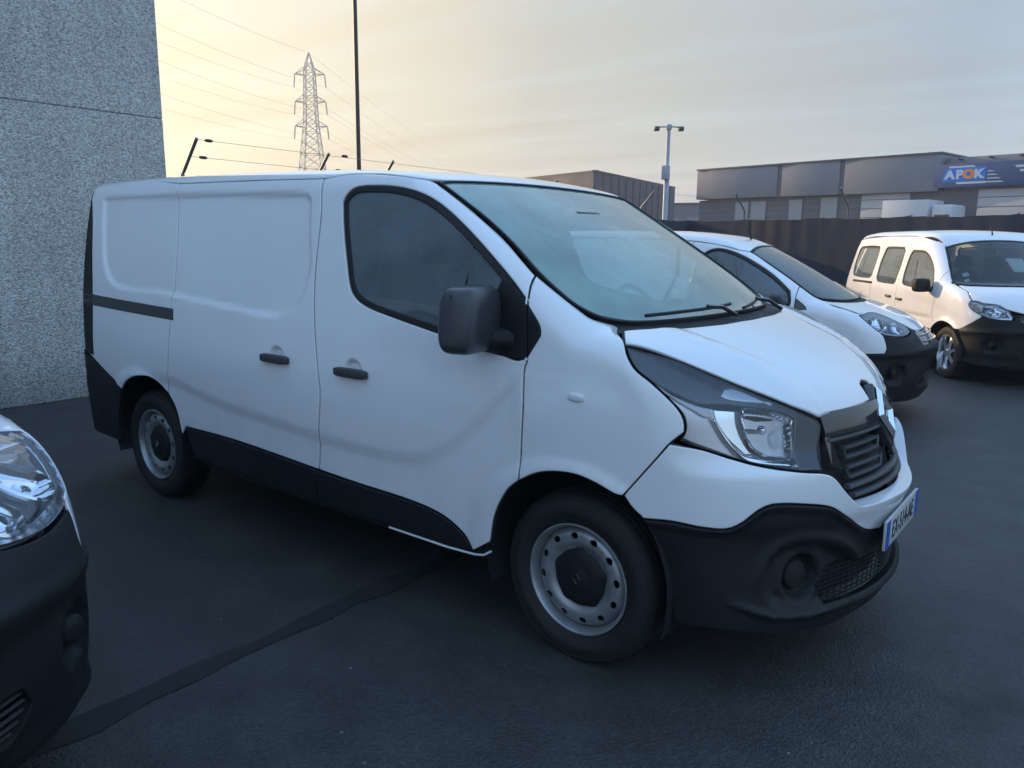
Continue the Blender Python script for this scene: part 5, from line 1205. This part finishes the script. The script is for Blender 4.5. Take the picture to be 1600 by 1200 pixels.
FENCE = principled('fence_cloth', (.024, .034, .056), .9, bump=(90, .5, .004), vary=(1.2, .3))
GALV = principled('galvanised_steel', (.22, .23, .24), .45, metal=.6, vary=(6, .15))
DARKST = principled('dark_steel', (.05, .052, .055), .5, metal=.3)
def build_fence(name, label, a, b, arms, h=2.07, pitch=1.7, lean=None, height_var=.03):
    """dark cloth stretched between posts, cranked arms carrying wires"""
    a = np.array(a, float); b = np.array(b, float); L_ = np.linalg.norm(b - a); e = (b - a) / L_; nrm = np.array(lean)
    f = empty(name, (a[0], a[1], 0)); tag(f, label, 'fence', 'dark cloth screened fences')
    r = random.Random(len(name) + int(L_)); n = int(round(L_ / pitch)); d = L_ / n
    P = lambda s, off, z: (e[0] * s + nrm[0] * off, e[1] * s + nrm[1] * off, z)
    for i in range(n):
        nx, nz = 14, 8; V = []
        for j in range(nz + 1):
            for k in range(nx + 1):
                s = d * (i + (k / nx)); sag = .025 * math.sin(math.pi * k / nx) * (1 if j == nz else .2)
                wv = .014 * math.sin(9 * k / nx * 3 + i) * math.sin(3 * j / nz + i * 2) + r.uniform(-.003, .003)
                V.append(P(s, wv + .035, .03 + (h - .03) * j / nz - sag + (r.uniform(-.012, .006) if j == nz else 0)))
        V2 = [tuple(np.array(v) - [nrm[0] * .006, nrm[1] * .006, 0]) for v in V]; m = len(V)
        Fc = [(j * (nx + 1) + k, j * (nx + 1) + k + 1, (j + 1) * (nx + 1) + k + 1, (j + 1) * (nx + 1) + k) for j in range(nz) for k in range(nx)]
        mesh('cloth_panel', V + V2, Fc + [tuple(q + m for q in t[::-1]) for t in Fc], FENCE, f, True)
    for i in range(n + 1):
        tube('post', [P(i * d, 0, 0), P(i * d, 0, h + .02)], .028, GALV, f, n=8)
    for s in arms:
        up = h + .18; ar = tube('arm', [P(s, 0, h - .4), P(s, 0, up), P(s, .02, up + .02), P(s, .31, up + .34)], .019, GALV, f, n=8)
    return f

def build_background():
    # yard fences
    f1 = build_fence('yard_fence', 'dark cloth fence with cranked arms running on from the concrete wall behind the white van', (-6.5, 1.33), (-6.5, 13.45), (.02, 1.72, 2.77, 6.5, 9.9), lean=(1, 0))
    f2 = build_fence('yard_fence', 'dark cloth fence behind the passenger van, below the warehouse with the blue sign', (-6.5, 13.5), (8.2, 8.85), (1.55, 3.95, 9.0), lean=(-.3, -.95))
    # fence wires and their insulators
    for off, z in ((.30, 2.58), (.16, 2.42)):
        tube('fence_wire', [(off, .02, z), (off, 6.5, z - .05), (off, 11.9, z)], .003, GALV, f1, n=4)
        for s in (.14, 1.95): blob('insulator', (off, s + (.02 if off > .2 else .03), z), (.035, .10, .035), DARKST, f1, .9, 10, 6)
    # warehouse with the blue sign
    ang = math.atan2(-.19282, .98123)
    w = empty('warehouse', (-25.18, 53.90, 0), ang); tag(w, 'low grey clad warehouse carrying the blue sign beyond the fence', 'building')
    CL = principled('grey_cladding', (.175, .188, .215), .6, vary=(.6, .06)); CLD = principled('grey_cladding_dark', (.085, .098, .125), .6, vary=(1, .08)); DOCK = principled('pale_panel', (.42, .44, .46), .55, vary=(.8, .06)); WIN = principled('pale_window', (.24, .27, .30), .25, coat=.5)
    SIGN = principled('sign_blue_dark', (.015, .055, .17), .45); SB = principled('sign_blue', (.0, .19, .66), .4); SW = principled('sign_white', (.55, .60, .66), .5); SO = principled('sign_orange', (.75, .26, .06), .5)
    box('wall', (14.0, 8.2, 2.35), (28, 16, 4.70), CLD, w)
    x0 = 0
    for k, (a, b) in enumerate(((0, 6.72), (7.08, 11.22), (11.56, 17.40))):
        box('cladding_panel', ((a + b) / 2, 8.0, 5.82 + .005 * k), (b - a, 16.5, 2.10 + .05 * k), CL, w, .01)
    for x in (6.9, 11.39): box('pilaster', (x, 7.95, 5.84), (.40, 16.2, 2.14), CLD, w)
    box('coping', (8.72, 8.0, 6.95), (17.55, 16.7, .10), CLD, w, .01)
    box('parapet', (22.6, 8.3, 5.68), (10.2, 15.8, 1.96), CL, w, .01)
    for x in (18.4, 20.05, 21.6, 23.2): 
        lm = box('sign_lamp', (x, .02, 6.52), (.14, .60, .12), DARKST, w, .02); tube('bracket', [(x, .3, 6.52), (x, .6, 6.5)], .03, DARKST, lm, n=6)
    for (a, b, z0, z1) in ((3.19, 4.4, 3.0, 4.55), (4.5, 5.81, 3.0, 4.55), (7.5, 8.6, 3.0, 4.6), (9.84, 11.11, 3.0, 4.66)):
        f = box('window_frame', ((a + b) / 2, .17, (z0 + z1) / 2), (b - a, .10, z1 - z0), CLD, w, .01); box('pane', ((a + b) / 2, .118, (z0 + z1) / 2), (b - a - .14, .02, z1 - z0 - .14), WIN, f)
    for z in (3.2, 3.6, 4.0, 4.4): box('sheet_joint', (6.6, .195, z), (13, .02, .03), CL, w)
    for (a, b, z0, z1) in ((12.67, 15.7, 2.2, 4.70), (19.55, 27.5, 1.6, 4.74)):
        dk = box('loading_door', ((a + b) / 2, .15, (z0 + z1) / 2), (b - a, .12, z1 - z0), DOCK, w, .01)
        for z in np.arange(z0 + .5, z1 - .1, .55): box('door_rib', ((a + b) / 2, .083, z), (b - a - .1, .02, .04), CLD, dk)
    sg = box('sign_board', (22.0, -.06, 5.57), (9.7, .5, 1.34), SIGN, w, .01)
    def para(nm, pts, mat, y=-.335, th=.02):
        n = len(pts); V = [(x, y, z) for x, z in pts] + [(x, y + th, z) for x, z in pts]
        return mesh(nm, V, [tuple(range(n)), tuple(range(2 * n - 1, n - 1, -1))] + [(i, n + i, n + (i + 1) % n, (i + 1) % n) for i in range(n)], mat, sg, False)
    para('logo_field', [(17.62, 5.22), (19.93, 5.22), (19.98, 5.98), (17.85, 5.98)], SB, -.33)
    para('logo_stripe', [(17.98, 6.0), (19.4, 6.0), (19.3, 6.1), (17.95, 6.1)], SW); para('logo_stripe', [(18.45, 5.07), (20.0, 5.07), (20.05, 5.19), (18.4, 5.19)], SW)
    for k in range(4): para('speed_line', [(20.05, 5.10 + .20 * k), (20.95 - .17 * k, 5.10 + .20 * k), (20.75 - .17 * k, 5.17 + .20 * k), (20.05, 5.17 + .20 * k)], SW)
    Mx = Matrix(((1, 0, 0, 0), (0, 0, -1, -.345), (0, 1, 0, 0), (0, 0, 0, 1)))
    for ch, x, m in (('A', 18.05, SW), ('P', 18.58, SW), ('O', 19.07, SO), ('K', 19.60, SW)):
        text('sign_letter', ch, .66, m, sg, Matrix.Translation((x, 0, 5.585)) @ Mx, .03, sx=1.12, bold=.035 if ch != 'O' else .05)
    para('logo_stripe', [(21.5, 5.85), (23.5, 5.85), (23.5, 5.98), (21.4, 5.98)], SW); para('logo_stripe', [(21.7, 5.62), (23.5, 5.62), (23.5, 5.74), (21.65, 5.74)], SW)
    # lorry boxes parked before the loading doors
    M_ = Matrix.Rotation(ang, 4, 'Z'); org = Vector((-25.18, 53.90, 0))
    lo = empty('box_lorry', org + M_ @ Vector((16.8, -2.0, 0)), ang); tag(lo, 'white box lorry parked at the grey warehouse, just above the dark fence', 'lorry')
    WB = principled('lorry_white', (.55, .56, .57), .5, vary=(1.5, .05))
    box('cargo_box', (0, 0, 2.55), (2.6, 2.2, 3.1), WB, lo, .03); box('lower_stripe', (0, -1.103, 1.9), (2.5, .02, .5), principled('lorry_cream', (.5, .42, .28), .5), lo)
    cb = box('cab', (2.02, 0, 2.3), (1.25, 2.1, 3.0), WB, lo, .12, taper=(.86, .95)); box('cab_window', (2.05, -1.04, 2.9), (.8, .06, .7), GLOSSB, cb, .02)
    for x in (-.7, 2.0):
        for y in (-.95, .95): lathe('wheel', [(0, -.12), (.42, -.12), (.45, -.08), (.45, .08), (.42, .12), (0, .12)], TYRE, lo, 24, 'y', (x, y, .45))
    box('chassis', (.7, 0, .85), (3.6, .9, .25), DARKST, lo)
    # dark hall behind the white van's roof
    h = empty('dark_hall', (-31.44, 49.03, 0)); tag(h, 'dark blue grey hall seen over the white van between pylon and lamp post', 'building')
    HC = principled('hall_cladding', (.04, .05, .075), .6, vary=(.5, .08)); HR = principled('hall_trim', (.045, .05, .065), .6)
    c0 = Vector((0, 0)); cl = Vector((-14.0, 4.8)); cr = Vector((-3.21, 19.81)); cf = cl + cr
    def quad(nm, a, b, z0, z1, m, par, th=.12):
        d = (b - a).normalized(); nn = Vector((d.y, -d.x)) * th
        V = [(a.x, a.y, z0), (b.x, b.y, z0), (b.x, b.y, z1), (a.x, a.y, z1)]; V += [(x - nn.x, y - nn.y, z) for x, y, z in V]
        return mesh(nm, V, [(0, 1, 2, 3), (7, 6, 5, 4), (0, 4, 5, 1), (3, 2, 6, 7), (1, 5, 6, 2), (0, 3, 7, 4)], m, par, False)
    quad('wall', cl, c0, 0, 6.75, HC, h); wr = quad('wall', c0, cr, 0, 6.75, HC, h); quad('wall', cr, cf, 0, 6.7, HC, h); quad('wall', cf, cl, 0, 6.7, HC, h)
    mesh('roof', [(c0.x, c0.y, 6.7), (cr.x, cr.y, 6.7), (cf.x, cf.y, 6.7), (cl.x, cl.y, 6.7)], [(0, 1, 2, 3)], HR, h, False)
    quad('coping', cl * 1.005, c0 + Vector((.1, -.06)), 6.75, 6.9, HR, h, .3); quad('coping', c0 + Vector((.1, -.06)), cr * 1.005, 6.75, 6.9, HR, h, .3)
    for k in range(1, 12):
        a = c0 + (cr - c0) * (k / 12); box('cladding_rib', (a.x + .04, a.y, 3.4), (.10, .10, 6.6), HR, wr, rz=math.atan2(cr.y, cr.x))
    for k, z in ((.22, 4.6), (.36, 4.4), (.52, 4.1)):
        a = c0 + (cr - c0) * k; box('floodlight', (a.x + .2, a.y, z), (.3, .4, .3), DARKST, h, .03)
    l = empty('low_hall', (-46.5, 90, 0)); tag(l, 'low grey hall in the gap between the lamp post and the warehouse', 'building')
    box('wall', (5.5, 0, 2.95), (17, 12, 5.9), principled('low_hall_grey', (.14, .15, .17), .6, vary=(.5, .08)), l, rz=.2); box('roof', (5.5, 0, 6.02), (17.3, 12.3, .22), HR, l, rz=.2)
    for k in range(4): box('window', (1.5 + 2.6 * k, -6.05 + .53 * (k - 1.5), 3.9), (1.6, .2, 1.1), WIN, l, rz=.2)
    # lamp post with two heads
    p = empty('lamp_post', (-12.9, 24.75, 0)); tag(p, 'pale steel lamp post with twin heads standing behind the fence beside the dark hall', 'lamp post')
    PALE = principled('pale_post_paint', (.34, .37, .42), .5, vary=(2, .08))
    lathe('column', [(0, 0), (.17, 0), (.17, .04), (.105, .06), (.105, 3.9), (.075, 3.95), (.07, 5.95), (0, 5.97)], PALE, p, 16, 'z')
    box('control_box', (.02, -.14, 4.18), (.26, .22, .52), PALE, p, .02)
    r_ = Vector((.787, .617, 0))
    for s in (-1, 1):
        tube('head_arm', [(0, 0, 5.88), tuple(r_ * s * .42 + Vector((0, 0, 5.86)))], .028, PALE, p, n=6)
        lh = box('lamp_head', tuple(r_ * s * .46 + Vector((0, 0, 5.80))), (.20, .24, .16), DARKST, p, .03, rz=math.atan2(r_.y, r_.x))
    box('top_bracket', (0, 0, 5.86), (.2, .2, .2), PALE, p, .03, rz=.66)
    # thin mast behind the van
    m = lathe('flag_mast', [(0, 0), (.09, 0), (.09, .03), (.045, .05), (.036, 7), (.024, 12), (0, 12.02)], DARKST, None, 14, 'z'); m.location = (-10.36, 7.16, 0)
    tag(m, 'tall thin dark mast rising behind the white van beside the pylon', 'mast')

def build_pylon():
    PY = principled('pylon_steel', (.30, .27, .27), .6)
    p = empty('power_pylon', (-136.9, 105.1, 0)); tag(p, 'distant lattice power pylon with three pairs of drooping arms', 'pylon')
    ld = Vector((.62, -.785, 0)).normalized(); cross = Vector((.787, .617, 0))     # along the arms as seen
    u = cross; v = Vector((-u.y, u.x, 0))
    def hw(z): return np.interp(z, [0, 14, 26, 37, 40.5], [4.6, 2.6, 1.35, 1.0, .06])
    bars = []
    zs = [0, 5, 9.5, 13.5, 16.8, 19.6, 22, 24.2, 26.2, 28, 29.8, 31.6, 33.3, 35, 36.7, 38.4, 40.5]
    C_ = lambda a, b, z: u * (a * hw(z)) + v * (b * hw(z)) + Vector((0, 0, z))
    cor = ((1, 1), (1, -1), (-1, -1), (-1, 1))
    for z0, z1 in zip(zs[:-1], zs[1:]):
        for q in range(4):
            a, b = cor[q], cor[(q + 1) % 4]
            bars += [(C_(*a, z0), C_(*a, z1), .11), (C_(*a, z0), C_(*b, z1), .055), (C_(*b, z0), C_(*a, z1), .055), (C_(*a, z1), C_(*b, z1), .05)]
    def lattice(nm, bars, par):
        V = []; Fc = []
        for a, b, r in bars:
            d = (b - a).normalized(); s = d.cross(Vector((.3, .2, .93))).normalized() * r; t = d.cross(s).normalized() * r; k = len(V)
            for c in (a, b): V += [c + s, c + t, c - s, c - t]
            Fc += [(k + i, k + (i + 1) % 4, k + 4 + (i + 1) % 4, k + 4 + i) for i in range(4)]
        return mesh(nm, V, Fc, PY, par, False)
    lattice('mast', bars, p)
    tips = []
    for z, L_ in ((36.0, 3.2), (30.4, 3.3), (25.3, 3.5)):
        for s in (-1, 1):
            w = hw(z); b = []
            for q in (-1, 1):
                b += [(u * (s * w) + v * (q * w) + Vector((0, 0, z)), u * (s * L_) + Vector((0, 0, z + .2)), .09), (u * (s * w) + v * (q * w) + Vector((0, 0, z + 1.4)), u * (s * L_) + Vector((0, 0, z + .2)), .08)]
            for f in (.45, .75): b += [(u * (s * (w + (L_ - w) * f)) + Vector((0, 0, z + .1)), u * (s * (w + (L_ - w) * f)) + Vector((0, 0, z + 1.3 * (1 - f))), .05)]
            arm = lattice('cross_arm', b, p)
            tip = u * (s * L_) + Vector((0, 0, z + .1)); end = tip + Vector((0, 0, -2.6)) + u * (s * .25)
            tube('insulator', [tuple(tip), tuple(tip + (end - tip) * .5), tuple(end)], [.14, .17, .14], PY, arm, n=6); tips.append(end)
    tips.append(Vector((0, 0, 40.5)))
    base = Vector((-136.9, 105.1, 0))
    for i, t in enumerate(tips):
        near = Vector((-118, 50, 0)) + (t - Vector((0, 0, t.z))) * 1.0 + Vector((0, 0, t.z + 2.0)); far = Vector((-313, 379, 0)) + (t - Vector((0, 0, t.z))) + Vector((0, 0, t.z + 3))
        a = base + t
        for b_, n, sag in ((near, 10, 2.0), (far, 24, 9.)):
            pts = []
            for k in range(n + 1):
                q = k / n; c = a.lerp(b_, q); c.z -= sag * 4 * q * (1 - q) * .5; pts.append(tuple(c - base))
            tube('power_line', pts, .022, PY, p, n=4)
    p.scale = (.965, .965, .965)

def build_haze():
    m = bpy.data.materials.new('haze_air'); m.use_nodes = True; n = m.node_tree.nodes; n.clear(); MAT['haze_air'] = m
    out = n.new('ShaderNodeOutputMaterial'); v = n.new('ShaderNodeVolumePrincipled'); v.inputs['Color'].default_value = (.86, .89, .94, 1); v.inputs['Density'].default_value = .0015; v.inputs['Anisotropy'].default_value = .3
    m.node_tree.links.new(v.outputs[0], out.inputs['Volume'])
    h = box('haze', (-60, 150, 22.), (940, 1000, 46), m); h['kind'] = 'stuff'

build_ground()
build_wall()
build_background()
build_pylon()
build_haze()
make_van()
partner = make_partner()
partner.location = (-.73, 4.8, 0); partner.rotation_euler = (0, 0, math.radians(6))
tag(partner, 'small white van with black bumper parked between the panel van and the passenger van', 'van', 'small white vans with black bumpers')
near = make_partner(True)
near.location = (-1.32, -3.14, 0); near.rotation_euler = (0, 0, math.radians(8))
tag(near, 'small white van with large round-lens headlamp beside the panel van\'s sliding door side', 'van', 'small white vans with black bumpers')
ludo = make_ludo()
ludo.location = (.54, 7.95, 0); ludo.rotation_euler = (0, 0, math.radians(-52.7))
tag(ludo, 'white passenger van with three side windows, alloy wheels and a paper sheet behind its windscreen', 'van')

def flatten():
    """no more than thing > part > sub-part"""
    for o in list(COL.objects):
        while o.parent and o.parent.parent and o.parent.parent.parent: o.parent = o.parent.parent
flatten()
